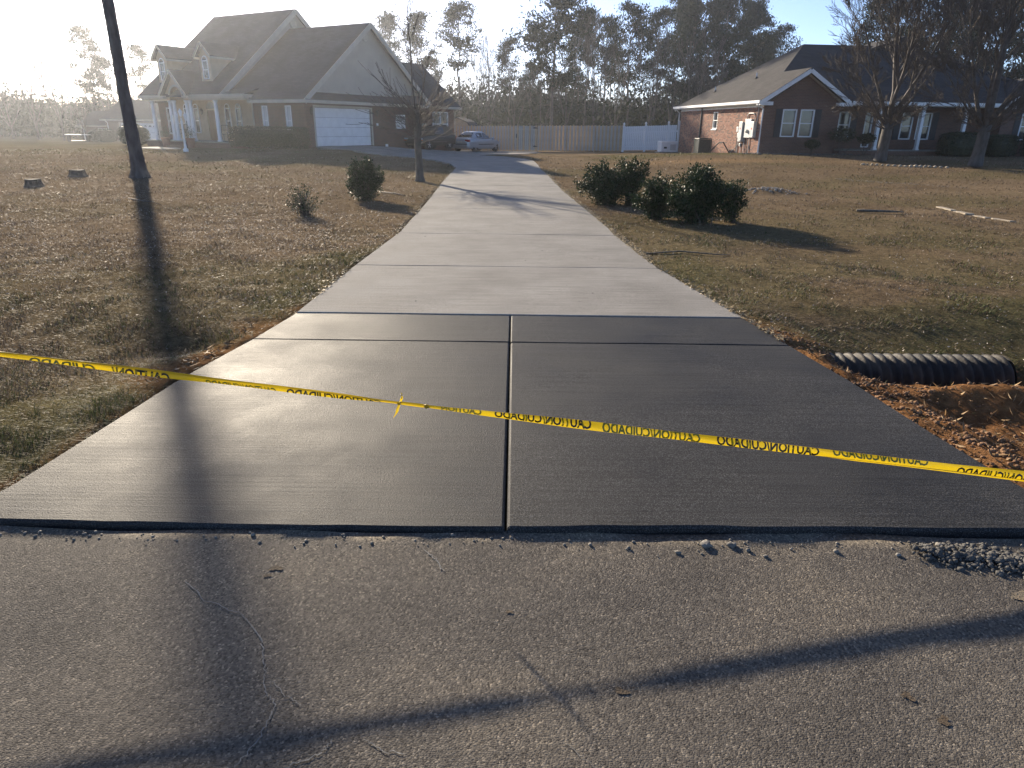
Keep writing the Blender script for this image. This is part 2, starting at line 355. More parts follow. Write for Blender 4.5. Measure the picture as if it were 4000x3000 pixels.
def dirtmask(x, y):
    d = x - XR(np.clip(y, 2.55, 30)); n = fbm(x, y, .5, 9)
    a = sstep(-.1, .05, d) * sstep(5.62, 5.25, y + (n - .5) * .7 + .05 * d) * sstep(7.5, 4.5, d)
    b = sstep(.75, .15, d + (n - .5) * .8) * sstep(-.1, .02, d) * sstep(6.6, 5.6, y)
    dl = XL(np.clip(y, 2.55, 30)) - x
    c = sstep(.5, .08, dl + (n - .5) * .75) * sstep(-.1, .02, dl) * sstep(6.6, 5.6, y) * sstep(3.9, 4.5, y)
    e = sstep(.16, .02, np.abs(dl) + (n - .5) * .25) * sstep(9, 6, y)
    return np.clip(np.maximum(np.maximum(a, b), np.maximum(c * .8, e * .7)), 0, 1)
def gz(x, y):
    x = np.asarray(x, float); y = np.asarray(y, float)
    z = tz(x, y) - .022 + ditch(x, y)
    near = sstep(40, 4, y)
    z = z + near * ((fbm(x, y, 1.7) - .5) * .07 + (fbm(x, y, .35, 2, 3) - .5) * .022)
    dm = dirtmask(x, y)
    z = z + dm * ((fbm(x, y, .30, 5) - .5) * .10 + (fbm(x, y, .09, 6, 2) - .5) * .035)
    mound = np.exp(-(((x - 6.8) / .75) ** 2 + ((y - 18.9) / .55) ** 2)) * .16
    return z + mound
def gz1(x, y): return float(gz(np.array([x]), np.array([y]))[0])
def greenness(x, y):
    g = sstep(.48, .70, fbm(x, y, 2.6, 4)) * .55
    g = g + .55 * sstep(.35, .6, fbm(x, y, .9, 8)) * sstep(1.5, .2, np.abs(x - XL(np.clip(y, 2.5, 30))) * (x < 0) + 9 * (x >= 0))
    g = g + .75 * sstep(12, 7, y) * sstep(1.0, 2.2, x) * sstep(.3, .55, fbm(x, y, 1.1, 2))
    g = g + .9 * sstep(4.6, 3.4, y) * (x < 0)
    g = g + 1.0 * sstep(37.2, 38.4, y + .35 * (x - 9) * 0) * (x > 5) * sstep(49, 46, y) * sstep(14.6, 12.5, x)
    g = g + .6 * sstep(33, 40, y) * (x < -14)
    bare = sstep(9, 14, y) * sstep(26, 18, y) * (x < -2)
    return np.clip(g * (1 - .55 * bare), 0, 1)
def axis_pts(lo, hi, fine, lo2, hi2, grow=1.09):
    c = list(np.arange(lo, hi + 1e-6, fine)); s = fine; a = hi
    while a < hi2: s *= grow; a += s; c.append(a)
    s = fine; a = lo
    while a > lo2: s *= grow; a -= s; c.insert(0, a)
    return np.array(c)
gx = axis_pts(-5.2, 6.0, .055, -700, 700, 1.05); gy = axis_pts(2.4, 8.0, .055, -300, 1600, 1.035)
GX, GY = np.meshgrid(gx, gy)
GZ = gz(GX, GY)
cut = in_drive(GX, GY, .02)
GZ = np.where(cut, np.minimum(GZ, tz(GX, GY) - .10), GZ)
GZ = np.where((GY < 2.53) & (GY > -6.0), -.25, GZ)
nx, ny = len(gx), len(gy)
idx = np.arange(nx * ny).reshape(ny, nx)
F = np.stack([idx[:-1, :-1], idx[:-1, 1:], idx[1:, 1:], idx[1:, :-1]], -1).reshape(-1, 4)
def ground_col(x, y):
    n1 = fbm(x, y, 1.3, 1)[..., None]; g = greenness(x, y)[..., None]; dm = dirtmask(x, y)[..., None]
    c = np.array([.112, .084, .055]) * (1 - n1) + np.array([.225, .172, .115]) * n1
    c = c * (1 - g * .55) + np.array([.080, .085, .034]) * g * .55
    tan = (np.exp(-(((x - 9) / 4.5) ** 2 + ((y - 33.5) / 1.2) ** 2)))[..., None]
    c = c * (1 - tan * .7) + np.array([.30, .20, .11]) * tan * .7
    n2 = fbm(x, y, .4, 7)[..., None]
    d = np.array([.13, .066, .034]) * (1 - n2) + np.array([.27, .145, .068]) * n2
    return c * (1 - dm) + d * dm
m, N, L, b = newmat('lawn_soil')
a = N.new('ShaderNodeAttribute'); a.attribute_name = 'col'
tc = N.new('ShaderNodeTexCoord')
n = N.new('ShaderNodeTexNoise'); n.inputs['Scale'].default_value = 9; n.inputs['Detail'].default_value = 8; n.inputs['Roughness'].default_value = .75; L.new(tc.outputs['Object'], n.inputs['Vector'])
r = N.new('ShaderNodeValToRGB'); r.color_ramp.elements[0].position = .3; r.color_ramp.elements[1].position = .72
r.color_ramp.elements[0].color = (.35, .34, .33, 1); r.color_ramp.elements[1].color = (1.6, 1.55, 1.45, 1); L.new(n.outputs['Fac'], r.inputs[0])
mx = N.new('ShaderNodeMix'); mx.data_type = 'RGBA'; mx.blend_type = 'MULTIPLY'; mx.inputs[0].default_value = .85
L.new(a.outputs['Color'], mx.inputs[6]); L.new(r.outputs[0], mx.inputs[7]); L.new(mx.outputs[2], b.inputs['Base Color'])
b.inputs['Roughness'].default_value = .95; b.inputs['Specular IOR Level'].default_value = .0
n4 = N.new('ShaderNodeTexNoise'); n4.inputs['Scale'].default_value = 30; n4.inputs['Detail'].default_value = 6; n4.inputs['Roughness'].default_value = .7; L.new(tc.outputs['Object'], n4.inputs['Vector'])
bp = N.new('ShaderNodeBump'); bp.inputs['Strength'].default_value = .9; bp.inputs['Distance'].default_value = .04; L.new(n4.outputs['Fac'], bp.inputs['Height']); L.new(bp.outputs[0], b.inputs['Normal'])
M['lawn'] = m
g_o = mesh_obj('ground', np.stack([GX, GY, GZ], -1).reshape(-1, 3), F, M['lawn'], smooth=True)
set_color_attr(g_o.data, 'col', ground_col(GX, GY).reshape(-1, 3)); tag(g_o, kind='structure')

# ---------------------------------------------------------------- road
rx = np.concatenate([np.arange(-140, -4, 2.0), np.arange(-4, 4.01, .1), np.arange(6, 142, 2.0)]); ry = np.concatenate([np.arange(-6.2, 0, .4), np.arange(0, 2.61, .06)])
QX, QY = np.meshgrid(rx, ry)
edge = 2.555 + .02 * np.sin(QX * 1.3) + .012 * np.sin(QX * 5.1 + 1)
QY2 = np.where(QY > 2.5, edge, QY)
QZ = -.050 + (fbm(QX, QY, 1.4, 3) - .5) * .022 + .026 * sstep(1.6, 2.5, QY)
QZ = QZ + .014 * np.exp(-((QY - 2.5) / .10) ** 2) * (fbm(QX, QY, .2, 1) - .4)
i2 = np.arange(QX.size).reshape(QX.shape)
road = mesh_obj('road', np.stack([QX, QY2, QZ], -1).reshape(-1, 3), np.stack([i2[:-1, :-1], i2[:-1, 1:], i2[1:, 1:], i2[1:, :-1]], -1).reshape(-1, 4), M['asphalt'], smooth=True)
tag(road, kind='structure')
def roadz(x, y): return float(-.050 + (fbm(np.array([x]), np.array([y]), 1.4, 3)[0] - .5) * .022 + .026 * sstep(1.6, 2.5, y))
# pale mineral veins in the asphalt, thin raised films
M['vein'] = pm('pale_crack_filler', (.13, .127, .12), (.21, .205, .19), 30, .9, .3, 90)
def vein(pts, w):
    V = []; Fc = []; pts = [np.array(p) for p in pts]; fine = []
    for i in range(len(pts) - 1):
        for t in np.linspace(0, 1, 9, endpoint=False): fine.append(pts[i] * (1 - t) + pts[i + 1] * t)
    fine.append(pts[-1]); k = len(fine)
    for i, p in enumerate(fine):
        q = p + RNG.normal(0, .0035, 2); d = fine[min(i + 1, k - 1)] - fine[max(i - 1, 0)]; nrm = np.array([-d[1], d[0]]) / (np.linalg.norm(d) + 1e-9)
        ww = w * .42 * (.5 + .6 * RNG.random()) * min(1, i / 3 + .2, (k - 1 - i) / 3 + .2)
        for s in (-1, 1):
            e = q + nrm * ww * s; V.append((e[0], e[1], roadz(*e) + .0035))
    for i in range(k - 1): Fc.append((2 * i, 2 * i + 1, 2 * i + 3, 2 * i + 2))
    o = mesh_obj('crack_filler', V, Fc, M['vein'], road); return o
vein([(-1.26,2.20),(-1.13,2.09),(-.97,2.02),(-.86,1.90),(-.81,1.79),(-.78,1.69),(-.72,1.62),(-.72,1.54),(-.74,1.45),(-.76,1.39)], .006)
vein([(-.77,1.72),(-.70,1.66),(-.64,1.62)], .004)
vein([(-.36,2.42),(-.30,2.34),(-.26,2.27)], .008)
vein([(-.42,1.50),(-.36,1.46),(-.29,1.45)], .005)
vein([(-.66,1.39),(-.58,1.42),(-.52,1.46),(-.51,1.50)], .006)
vein([(.16,1.50),(.22,1.44),(.29,1.37)], .003)

M['stain'] = pm('rust_stain', (.060, .040, .022), (.10, .07, .04), 40, .9, .3, 120); M['tanstain'] = pm('tan_mud_stain', (.22, .165, .10), (.16, .13, .09), 20, .95, .3, 120)
def stain(cx, cy, rx, ry, mat, nm='stain'):
    n_ = 22; V = [(cx, cy, roadz(cx, cy) + .003)]; ph = RNG.random(3) * 6
    for i in range(n_):
        a = 2 * math.pi * i / n_; q = 1 + .25 * math.sin(2 * a + ph[0]) + .2 * math.sin(3 * a + ph[1]) + RNG.normal(0, .14); x_, y_ = cx + rx * q * math.cos(a), cy + ry * q * math.sin(a); V.append((x_, y_, roadz(x_, y_) + .003))
    mesh_obj(nm, V, [(0, i + 1, (i + 1) % n_ + 1) for i in range(n_)], mat, road)
for sx_, sy_, sr in ((-.93, 2.28, .022), (-.95, 2.235, .012), (.36, 1.69, .018), (1.27, 1.685, .018), (1.33, 1.59, .02), (.0, 2.05, .01)): stain(sx_, sy_, sr, sr * .8, M['stain'])
for sx_, sy_, sr in ((1.98, 2.16, .05), (2.12, 2.02, .04), (2.2, 1.95, .05)): stain(sx_, sy_, sr, sr * .7, M['tanstain'])
# ---------------------------------------------------------------- driveway slabs
drive = struct('driveway')
def slab(name, y0, y1, side, mat, gap=.006, thick=.16, rnd=.010, parent=drive, lift=0.0, full=True, seed=0):
    # side: -1 left half, 1 right half, 0 full width
    L_ = y1 - y0; nn = max(4, int(L_ / .22)); e = rnd
    ts = np.concatenate([[gap, gap + e * .35, gap + e, gap + e * 2.5], np.linspace(gap + e * 6, L_ - gap - e * 6, nn), [L_ - gap - e * 2.5, L_ - gap - e, L_ - gap - e * .35, L_ - gap]]) + y0
    V = []; ms = 16
    cl = lambda y: -.02
    for y in ts:
        a = XL(y) if side <= 0 else cl(y) + gap; c = XR(y) if side >= 0 else cl(y) - gap
        W = c - a; us = np.concatenate([[0, e * .35, e, e * 2.5], np.linspace(e * 6, W - e * 6, ms), [W - e * 2.5, W - e, W - e * .35, W]])
        for u in us:
            x = a + u; dd = min(u, W - u); dy = min(y - y0 - gap, y1 - gap - y)
            dz = -rnd * (1 - min(1, dd / e)) ** 2 - rnd * (1 - min(1, dy / e)) ** 2
            V.append((x, y, dz))
    V = np.array(V); V[:, 2] += tz(V[:, 0], V[:, 1]) + lift + (fbm(V[:, 0], V[:, 1], .6, 2 + seed) - .5) * .008
    if y0 < 2.6:   # the hand-cut front edge wavers a little
        k = np.exp(-((V[:, 1] - y0) / .10) ** 2); V[:, 1] += k * (.010 * np.sin(V[:, 0] * 2.1) + (fbm(V[:, 0], V[:, 0] * 0, .25, 4) - .5) * .03); V[:, 1] += k * .03 * np.clip(V[:, 0], 0, 3) * .6
    w = ms + 8; h = len(ts); ii = np.arange(w * h).reshape(h, w)
    Fc = [tuple(q) for q in np.stack([ii[:-1, :-1], ii[:-1, 1:], ii[1:, 1:], ii[1:, :-1]], -1).reshape(-1, 4)]
    ring = list(ii[0, :]) + list(ii[1:, -1]) + list(ii[-1, -2::-1]) + list(ii[-2:0:-1, 0])
    base = len(V); low = V[ring].copy(); low[:, 2] -= thick; V = np.vstack([V, low]); n_ = len(ring)
    for k in range(n_): Fc.append((ring[(k + 1) % n_], ring[k], base + k, base + (k + 1) % n_))
    return mesh_obj(name, V, Fc, mat, parent, smooth=False)
for s in (-1, 1):
    slab('fresh_slab', 2.55, 5.29, s, M['wet'], .005, rnd=.013, seed=s)
    slab('fresh_slab', 5.29, 6.12, s, M['wet'], .005, rnd=.010, seed=s + 3)
for a_, c_ in ((6.13, 8.44), (8.44, 11.18), (11.18, 14.9), (14.9, 21.4), (21.4, 25.4), (25.4, 30.2)):
    slab('old_slab', a_, c_, 0, M['old'], .005 if a_ not in (11.18, 25.4) else .003, rnd=.008, lift=.006, seed=int(a_))
for o in drive.children:
    o['label'] = 'dark freshly poured concrete slab' if o.name.startswith('fresh') else 'pale weathered concrete slab'
def fill_poly(P, step, z_fn, name, mat, parent, lift=0.0, thick=.12):
    P = [Vector(p) for p in P]; dense = []
    for i in range(len(P)):
        a_, c_ = P[i], P[(i + 1) % len(P)]; k = max(1, int((c_ - a_).length / step))
        for t in range(k): dense.append(a_.lerp(c_, t / k))
    xs = [p.x for p in P]; ys = [p.y for p in P]
    pts = list(dense); nb = len(dense)
    for x in np.arange(min(xs), max(xs), step):
        for y in np.arange(min(ys), max(ys), step):
            if in_poly(np.array([x]), np.array([y]), [(p.x, p.y) for p in P])[0]: pts.append(Vector((x, y)))
    vv, _, ff, *_ = delaunay_2d_cdt(pts, [], [list(range(nb))], 1, 1e-5)
    V = np.array([(p.x, p.y, 0) for p in vv]); V[:, 2] = z_fn(V[:, 0], V[:, 1]) + lift
    Fc = [tuple(f) for f in ff]
    b0 = len(V); low = V[:nb].copy(); low[:, 2] -= thick; V = np.vstack([V, low])
    for k in range(nb): Fc.append((k, b0 + k, b0 + (k + 1) % nb, (k + 1) % nb))
    return mesh_obj(name, V, Fc, mat, parent)
fill_poly(PAD, .7, tz, 'parking_slab', M['old'], drive, .006)
wk = fill_poly([(-23.4,43.6),(-22.6,45.6),(-21.2,44.9),(-19.9,42.9),(-20.6,42.2)], .5, tz, 'walkway', M['old'], None, .02); tag(wk, kind='structure')

# ---------------------------------------------------------------- lawn blades, litter, straw, gravel
def frustum_samples(n, y0, y1, p, wide=.80, extra=2.2):
    u = RNG.random(n); q = 1 - p
    y = (y0 ** q + u * (y1 ** q - y0 ** q)) ** (1 / q)
    x = (RNG.random(n) * 2 - 1) * (wide * y + extra)
    return x, y
HOUSE_L = [(-11.9,41.3),(-24.6,48.5),(-17.5,60.9),(-4.8,53.6)]
HOUSE_R = [(13.5,40.1),(28,41.7),(27,54),(12,53)]
def ok_grass(x, y):
    k = ~(in_drive(x, y, .012) & (y < 6.2)) & ~((y >= 6.2) & (y < 30.2) & (x > XL(y) + .03) & (x < XR(y) - .03)) & ~in_poly(x, y, PAD) & ~in_poly(x, y, HOUSE_L) & ~in_poly(x, y, HOUSE_R) & (y > 2.62)
    return k
def blades(n, y0, y1, p, name, hmul=1.0):
    x, y = frustum_samples(n, y0, y1, p); k = ok_grass(x, y)
    dm = dirtmask(x, y); k &= RNG.random(n) > dm * .97
    patch = sstep(.30, .48, fbm(x, y, .8, 12)); k &= RNG.random(n) < .45 + .55 * patch
    x, y = x[k], y[k]; n = len(x); z = gz(x, y) - .006
    g = greenness(x, y); isg = RNG.random(n) < np.clip(g * .48 + .04, 0, .7)
    ang = RNG.random(n) * 2 * np.pi; lean = RNG.random(n) ** .7
    h = (.006 + .016 * RNG.random(n)) * hmul * (.6 + 1.1 * sstep(.42, .66, fbm(x, y, .30, 40))) * (1 + .5 * isg * g) * (1 + y * .028); w = np.maximum(.0020, .00068 * y) * (.7 + .6 * RNG.random(n))
    out = (.012 + .040 * lean) * (1 + y * .02)
    dx, dy = np.cos(ang), np.sin(ang); px, py = -dy, dx
    base = np.stack([x, y, z], -1)
    a = base + np.stack([px * w, py * w, 0 * w], -1); c = base - np.stack([px * w, py * w, 0 * w], -1)
    t = base + np.stack([dx * out, dy * out, h], -1)
    V = np.stack([a, c, t], 1).reshape(-1, 3); Fi = np.arange(n * 3).reshape(-1, 3)
    r1 = RNG.random((n, 1))
    straw = np.array([.112, .084, .056]) * (1 - r1) + np.array([.31, .24, .165]) * r1
    red = np.array([.13, .075, .045])
    straw = np.where((fbm(x, y, .7, 14) > .56)[:, None], straw * .55 + red * .45, straw)
    gr = np.array([.055, .066, .022]) * (1 - r1) + np.array([.135, .145, .050]) * r1
    c = np.where(isg[:, None], gr, straw)
    o = mesh_obj(name, V, Fi, M['blade']); set_color_attr(o.data, 'col', np.repeat(c, 3, 0)); return o
gr_o = blades(520000, 2.6, 42, 1.75, 'lawn_grass'); tag(gr_o, 'short dormant brown and green lawn grass', 'grass', kind='stuff')
def chips(x, y, z, size, cols, name, mat, flat=.5, ar=.55):
    n = len(x); a = RNG.random(n) * 2 * np.pi; s = size
    u = np.stack([np.cos(a), np.sin(a), RNG.normal(0, flat, n)], -1); u /= np.linalg.norm(u, axis=1, keepdims=True)
    v = np.cross(u, np.stack([RNG.normal(0, flat, n), RNG.normal(0, flat, n), np.ones(n)], -1)); v /= np.linalg.norm(v, axis=1, keepdims=True)
    p = np.stack([x, y, z], -1); s = s[:, None]; up = np.cross(u, v) * s * .25
    V = np.stack([p - u * s, p + v * s * ar + up, p + u * s, p - v * s * ar + up], 1).reshape(-1, 3)
    b0 = np.arange(n) * 4; Fi = np.concatenate([np.stack([b0, b0 + 1, b0 + 2], -1), np.stack([b0, b0 + 2, b0 + 3], -1)])
    o = mesh_obj(name, V, Fi, mat); set_color_attr(o.data, 'col', np.repeat(cols, 4, 0)); return o
def litter():
    x, y = frustum_samples(190000, 3.2, 30, 1.5); k = ok_grass(x, y)
    dens = np.where(x < 0, sstep(4.5, 9, y) * sstep(30, 20, y) * (.25 + .75 * sstep(.4, .6, fbm(x, y, 1.6, 20))) * (.35 + .65 * sstep(8.5, 11.5, y)), .10 * sstep(4.5, 6, y))
    dens = dens * (1 - .9 * dirtmask(x, y)); k &= RNG.random(len(x)) < dens; x, y = x[k], y[k]; n = len(x)
    r1 = RNG.random((n, 1)) ** 1.6; c = np.array([.12, .09, .065]) * (1 - r1) + np.array([.62, .54, .45]) * r1
    z = gz(x, y) + .012 + .018 * RNG.random(n)
    return chips(x, y, z, (.005 + .008 * RNG.random(n)) * (1 + y * .02), c, 'fallen_leaves', M['litter'], .6)
tag(litter(), 'dry tan fallen leaves scattered over the lawn', 'leaves', kind='stuff')
def straw():
    n = 9000; y = 5.4 + 24 * RNG.random(n) ** 1.3; right = RNG.random(n) < .72
    off = np.abs(RNG.normal(0, .055, n)) - .03
    x = np.where(right, XR(y) + off, XL(y) - off)
    k = RNG.random(n) < np.where(right, .25 + .75 * sstep(.4, .6, fbm(x * 0, y, .8, 3)), .5 * sstep(.45, .65, fbm(x * 0, y, .8, 5))); x, y = x[k], y[k]; n = len(x)
    r1 = RNG.random((n, 1)); c = np.array([.26, .19, .10]) * (1 - r1) + np.array([.55, .45, .29]) * r1
    return chips(x, y, tz(x, y) + .008 + .015 * RNG.random(n), (.014 + .016 * RNG.random(n)), c, 'dry_clippings', M['litter'], .3, .22)
tag(straw(), 'pale dry grass clippings lining the drive edges', 'straw', kind='stuff')
def lumps(x, y, z, s, name, mat, sub=1):
    bmx = bmesh.new(); bmesh.ops.create_icosphere(bmx, subdivisions=sub, radius=1.0)
    bv = np.array([v.co[:] for v in bmx.verts]); bf = np.array([[v.index for v in f.verts] for f in bmx.faces]); bmx.free()
    n = len(x); k = len(bv)
    V = np.repeat(bv[None], n, 0) * (1 + RNG.normal(0, .16, (n, k, 1))) * (s[:, None, None] * (np.array([1, 1, .7]) * (.75 + .5 * RNG.random((n, 1, 3)))))
    a = RNG.random(n) * 6.28; ca, sa = np.cos(a)[:, None], np.sin(a)[:, None]
    X = V[..., 0] * ca - V[..., 1] * sa; Y = V[..., 0] * sa + V[..., 1] * ca; V[..., 0] = X; V[..., 1] = Y
    V += np.stack([x, y, z], -1)[:, None]
    Fi = (bf[None] + (np.arange(n) * k)[:, None, None]).reshape(-1, 3)
    return mesh_obj(name, V.reshape(-1, 3), Fi, mat, smooth=True)
M['grit'] = pm('road_grit', (.13, .12, .105), (.26, .24, .21), 40, .9, .4, 150)
n = 420; x = RNG.random(n) * 6.4 - 3.1; y = 2.525 - np.abs(RNG.normal(0, .045, n)) - .02 * RNG.random(n)
tag(lumps(x, y, np.array([roadz(a, c) for a, c in zip(x, y)]) + .003, .0022 + .006 * RNG.random(n) ** 3, 'loose_gravel', M['grit'], 1), 'loose grit along the foot of the new slab', 'gravel', kind='stuff')
for i, (px, py, s) in enumerate([(.83,2.47,.022),(.94,2.475,.017),(1.0,2.44,.012),(1.37,2.44,.011),(1.83,2.49,.015),(1.88,2.48,.013),(.70,2.42,.012),(.34,2.47,.010),(1.06,2.40,.009),(1.62,2.42,.010),(-1.1,2.50,.011),(.5,2.45,.009)]):
    o = lumps(np.array([px]), np.array([py]), np.array([roadz(px, py) + s * .45]), np.array([s]), 'pebble', M['grit'], 2)
    tag(o, 'small grey pebble lying on asphalt below the fresh slab edge', 'pebble', 'pebbles along the slab edge')
M['spill'] = pm('concrete_spill', (.060, .058, .055), (.115, .11, .10), 6, .9, .6, 90)
n = 4200; t = RNG.random(n); x = 1.75 + 1.3 * t + RNG.normal(0, .05, n); y = 2.44 - .22 * np.clip((t - .1) / .5, 0, 1) + RNG.normal(0, .045, n) * (1 + t); k = y < 2.52
x, y = x[k], y[k]; n = len(x); hgt = .018 * np.exp(-((y - (2.44 - .22 * np.clip(((x - 1.75) / 1.3 - .1) / .5, 0, 1))) / .06) ** 2)
tag(lumps(x, y, -.028 + hgt, .0025 + .013 * RNG.random(n) ** 4, 'concrete_spill', M['spill'], 1), 'crumbled dark concrete spill on the road edge at right', 'rubble', kind='stuff')
# clods of red clay on the excavated bank
n = 16000; x = 2.2 + 4.0 * RNG.random(n) ** 1.3; y = 2.65 + 3.2 * RNG.random(n); dmk = dirtmask(x, y); k = (RNG.random(n) < dmk * (.15 + .85 * sstep(.45, .65, fbm(x, y, .35, 31)))) & ~in_drive(x, y, .005); x, y = x[k], y[k]; n = len(x)
tag(lumps(x, y, gz(x, y) + .002, .003 + .016 * RNG.random(n) ** 3.0, 'clay_clods', M['dirt'], 1), 'broken red clay clods beside the fresh slab', 'soil', kind='stuff')
n = 1100; x = np.concatenate([2.3 + 3 * RNG.random(800), -2.3 - .6 * RNG.random(300) ** 2]); y = np.concatenate([2.8 + 2.4 * RNG.random(800), 4.4 + 2.0 * RNG.random(300)]); k = ~in_drive(x, y, .01) & (RNG.random(n) < dirtmask(x, y)); x, y = x[k], y[k]; n = len(x)
r1 = RNG.random((n, 1)); c = np.array([.16, .09, .04]) * (1 - r1) + np.array([.42, .30, .17]) * r1
tag(chips(x, y, gz(x, y) + .015, .02 + .03 * RNG.random(n), c, 'root_fibres', M['litter'], .7, .07), 'torn grass roots sticking out of the clay', 'roots', kind='stuff')
n = 70; x = -1.7 + 3.4 * RNG.random(n); y = 6.3 + 6.0 * RNG.random(n) ** 1.2
tag(lumps(x, y, tz(x, y) + .004, .0025 + .004 * RNG.random(n) ** 2 + .0003 * y, 'drive_debris', M['spill'], 1), 'tiny dark crumbs scattered on the concrete', 'crumbs', kind='stuff')
# ---------------------------------------------------------------- branch / leaf builders
def segs_obj(name, segs, mat, parent, thick=.02):
    S = np.array(segs, float)
    Vs = []; Fs = []; base = 0
    big = np.maximum(S[:, 6], S[:, 7]) > thick
    for grp, n in ((S[big], 7), (S[~big], 3)):
        if not len(grp): continue
        p, q = grp[:, 0:3], grp[:, 3:6]; d = q - p; ln = np.linalg.norm(d, axis=1, keepdims=True) + 1e-9; d = d / ln
        ref = np.where(np.abs(d[:, 2:3]) > .9, np.array([[1., 0, 0]]), np.array([[0, 0, 1.]]))
        a = np.cross(d, ref); a /= np.linalg.norm(a, axis=1, keepdims=True) + 1e-9; b = np.cross(d, a)
        th = np.arange(n) * 2 * np.pi / n
        circ = a[:, None] * np.cos(th)[None, :, None] + b[:, None] * np.sin(th)[None, :, None]
        r0 = p[:, None] - d[:, None] * (grp[:, 6] * .25)[:, None, None] + circ * grp[:, 6][:, None, None]; r1 = q[:, None] + circ * grp[:, 7][:, None, None]
        V = np.concatenate([r0, r1], 1); k = len(grp)
        i = np.arange(n); j = (i + 1) % n
        f = np.stack([i, j, j + n, i + n], -1)[None] + (np.arange(k) * 2 * n)[:, None, None]
        Vs.append(V.reshape(-1, 3)); Fs.append(f.reshape(-1, 4) + base); base += k * 2 * n
    return mesh_obj(name, np.concatenate(Vs), np.concatenate(Fs), mat, parent, smooth=True)
def grow(out, p, d, Ln, r, lvl, rng, up=.1, spr=.6, wob=.12, kids=4, decay=.55, rdec=.55, seg=None, tips=None, rmin=.005, first=.3):
    ns = max(2, int(Ln / (seg or Ln / 4))); step = Ln / ns; p = np.array(p, float); d = np.array(d, float); d /= np.linalg.norm(d)
    pts = [p.copy()]; rad = [r]
    for i in range(ns):
        d = d + rng.normal(0, wob, 3) + np.array([0, 0, up]); d /= np.linalg.norm(d)
        q = p + d * step; r1 = max(rmin, r * (1 - .75 * (i + 1) / ns)) if lvl > 0 or True else r
        out.append((*p, *q, rad[-1], r1)); p = q; pts.append(p.copy()); rad.append(r1)
    if tips is not None and lvl <= 0: tips.append((p, d))
    if lvl > 0:
        for k in range(kids):
            t = first + (1 - first) * (k + rng.random()) / kids; i = min(ns - 1, int(t * ns)); f = t * ns - i
            o = pts[i] * (1 - f) + pts[i + 1] * f; dd = pts[i + 1] - pts[i]; dd /= np.linalg.norm(dd)
            a = rng.normal(0, 1, 3); a -= a @ dd * dd; a /= np.linalg.norm(a)
            an = spr * (.7 + .6 * rng.random()); nd = dd * math.cos(an) + a * math.sin(an)
            grow(out, o, nd, Ln * decay * (.7 + .6 * rng.random()) * (1.15 - .5 * t), max(rmin, (rad[i] * (1 - f) + rad[i + 1] * f) * rdec), lvl - 1, rng, up, spr, wob, kids, decay, rdec, seg, tips, rmin, .15)
def leaf_mesh(c, s, rng, ar=.55, upb=.4):
    n = len(c); u = rng.normal(0, 1, (n, 3)); u[:, 2] += upb; u /= np.linalg.norm(u, axis=1, keepdims=True)
    w = rng.normal(0, 1, (n, 3)); v = np.cross(u, w); v /= np.linalg.norm(v, axis=1, keepdims=True); s = s[:, None]
    V = np.stack([c, c + u * s * .5 + v * s * ar * .5, c + u * s, c + u * s * .5 - v * s * ar * .5], 1).reshape(-1, 3)
    return V, np.arange(n * 4).reshape(-1, 4)

# ---------------------------------------------------------------- caution tape
m, N, L, b = newmat('caution_tape_yellow'); out = N['Material Output']
b.inputs['Base Color'].default_value = (.56, .40, .010, 1); b.inputs['Roughness'].default_value = .32; b.inputs['Specular IOR Level'].default_value = .5
tr = N.new('ShaderNodeBsdfTranslucent'); tr.inputs['Color'].default_value = (.60, .42, .01, 1); mxs = N.new('ShaderNodeMixShader'); mxs.inputs[0].default_value = .4
L.new(b.outputs[0], mxs.inputs[1]); L.new(tr.outputs[0], mxs.inputs[2]); L.new(mxs.outputs[0], out.inputs['Surface'])
nz = N.new('ShaderNodeTexNoise'); nz.inputs['Scale'].default_value = 14; tcn = N.new('ShaderNodeTexCoord'); mpn = N.new('ShaderNodeMapping'); mpn.inputs['Scale'].default_value = (.5, 3, 3)
L.new(tcn.outputs['Object'], mpn.inputs[0]); L.new(mpn.outputs[0], nz.inputs['Vector']); bpn = N.new('ShaderNodeBump'); bpn.inputs['Strength'].default_value = .35; bpn.inputs['Distance'].default_value = .01; L.new(nz.outputs['Fac'], bpn.inputs['Height']); L.new(bpn.outputs[0], b.inputs['Normal'])
M['tape'] = m
M['ink'] = pm('tape_ink_black', (.012, .016, .010), rough=.4); M['ink2'] = pm('tape_ink_seen_through', (.19, .185, .018), rough=.45)
tape = thing('caution_tape', 'yellow caution tape with black lettering strung across the fresh slab', 'tape')
KX = (-.53, -.40)
def tape_c(x): return np.array([x, 3.09 - .069 * (x + 2.45), .59 - .0858 * (x + 2.45) - .012 * math.cos(x * .55)])
def tape_w(x):
    d = min(abs(x - KX[0]), abs(x - KX[1])); w = .0140 + .0020 * math.sin(x * 2.7) + .0042 * float(sstep(-.4, .6, x)) + .0015 * math.sin(x * 6.1)
    if KX[0] < x < KX[1]: return .008
    return .006 + (w - .006) * float(sstep(0, .30, d))
def tape_tau(x): return .22 + .16 * math.sin(x * 1.25 + .5) + .10 * math.sin(x * 3.3) + (.5 * float(sstep(-1.2, -2.3, x)))
def tape_p(x, t, off=0.0):      # t in -1..1 across the width
    c = tape_c(x); a = tape_tau(x); w = tape_w(x)
    bow = .006 * (1 - t * t) + .003 * math.sin(x * 9 + t * 2)
    return c + np.array([0, math.sin(a) * t * w - bow * math.cos(a) - off * math.cos(a), math.cos(a) * t * w + bow * math.sin(a) * .4 + off * math.sin(a)])
xs = np.linspace(-3.6, 3.6, 300); ts = np.linspace(-1, 1, 7)
V = [tape_p(x, t) for x in xs for t in ts]; k = len(ts)
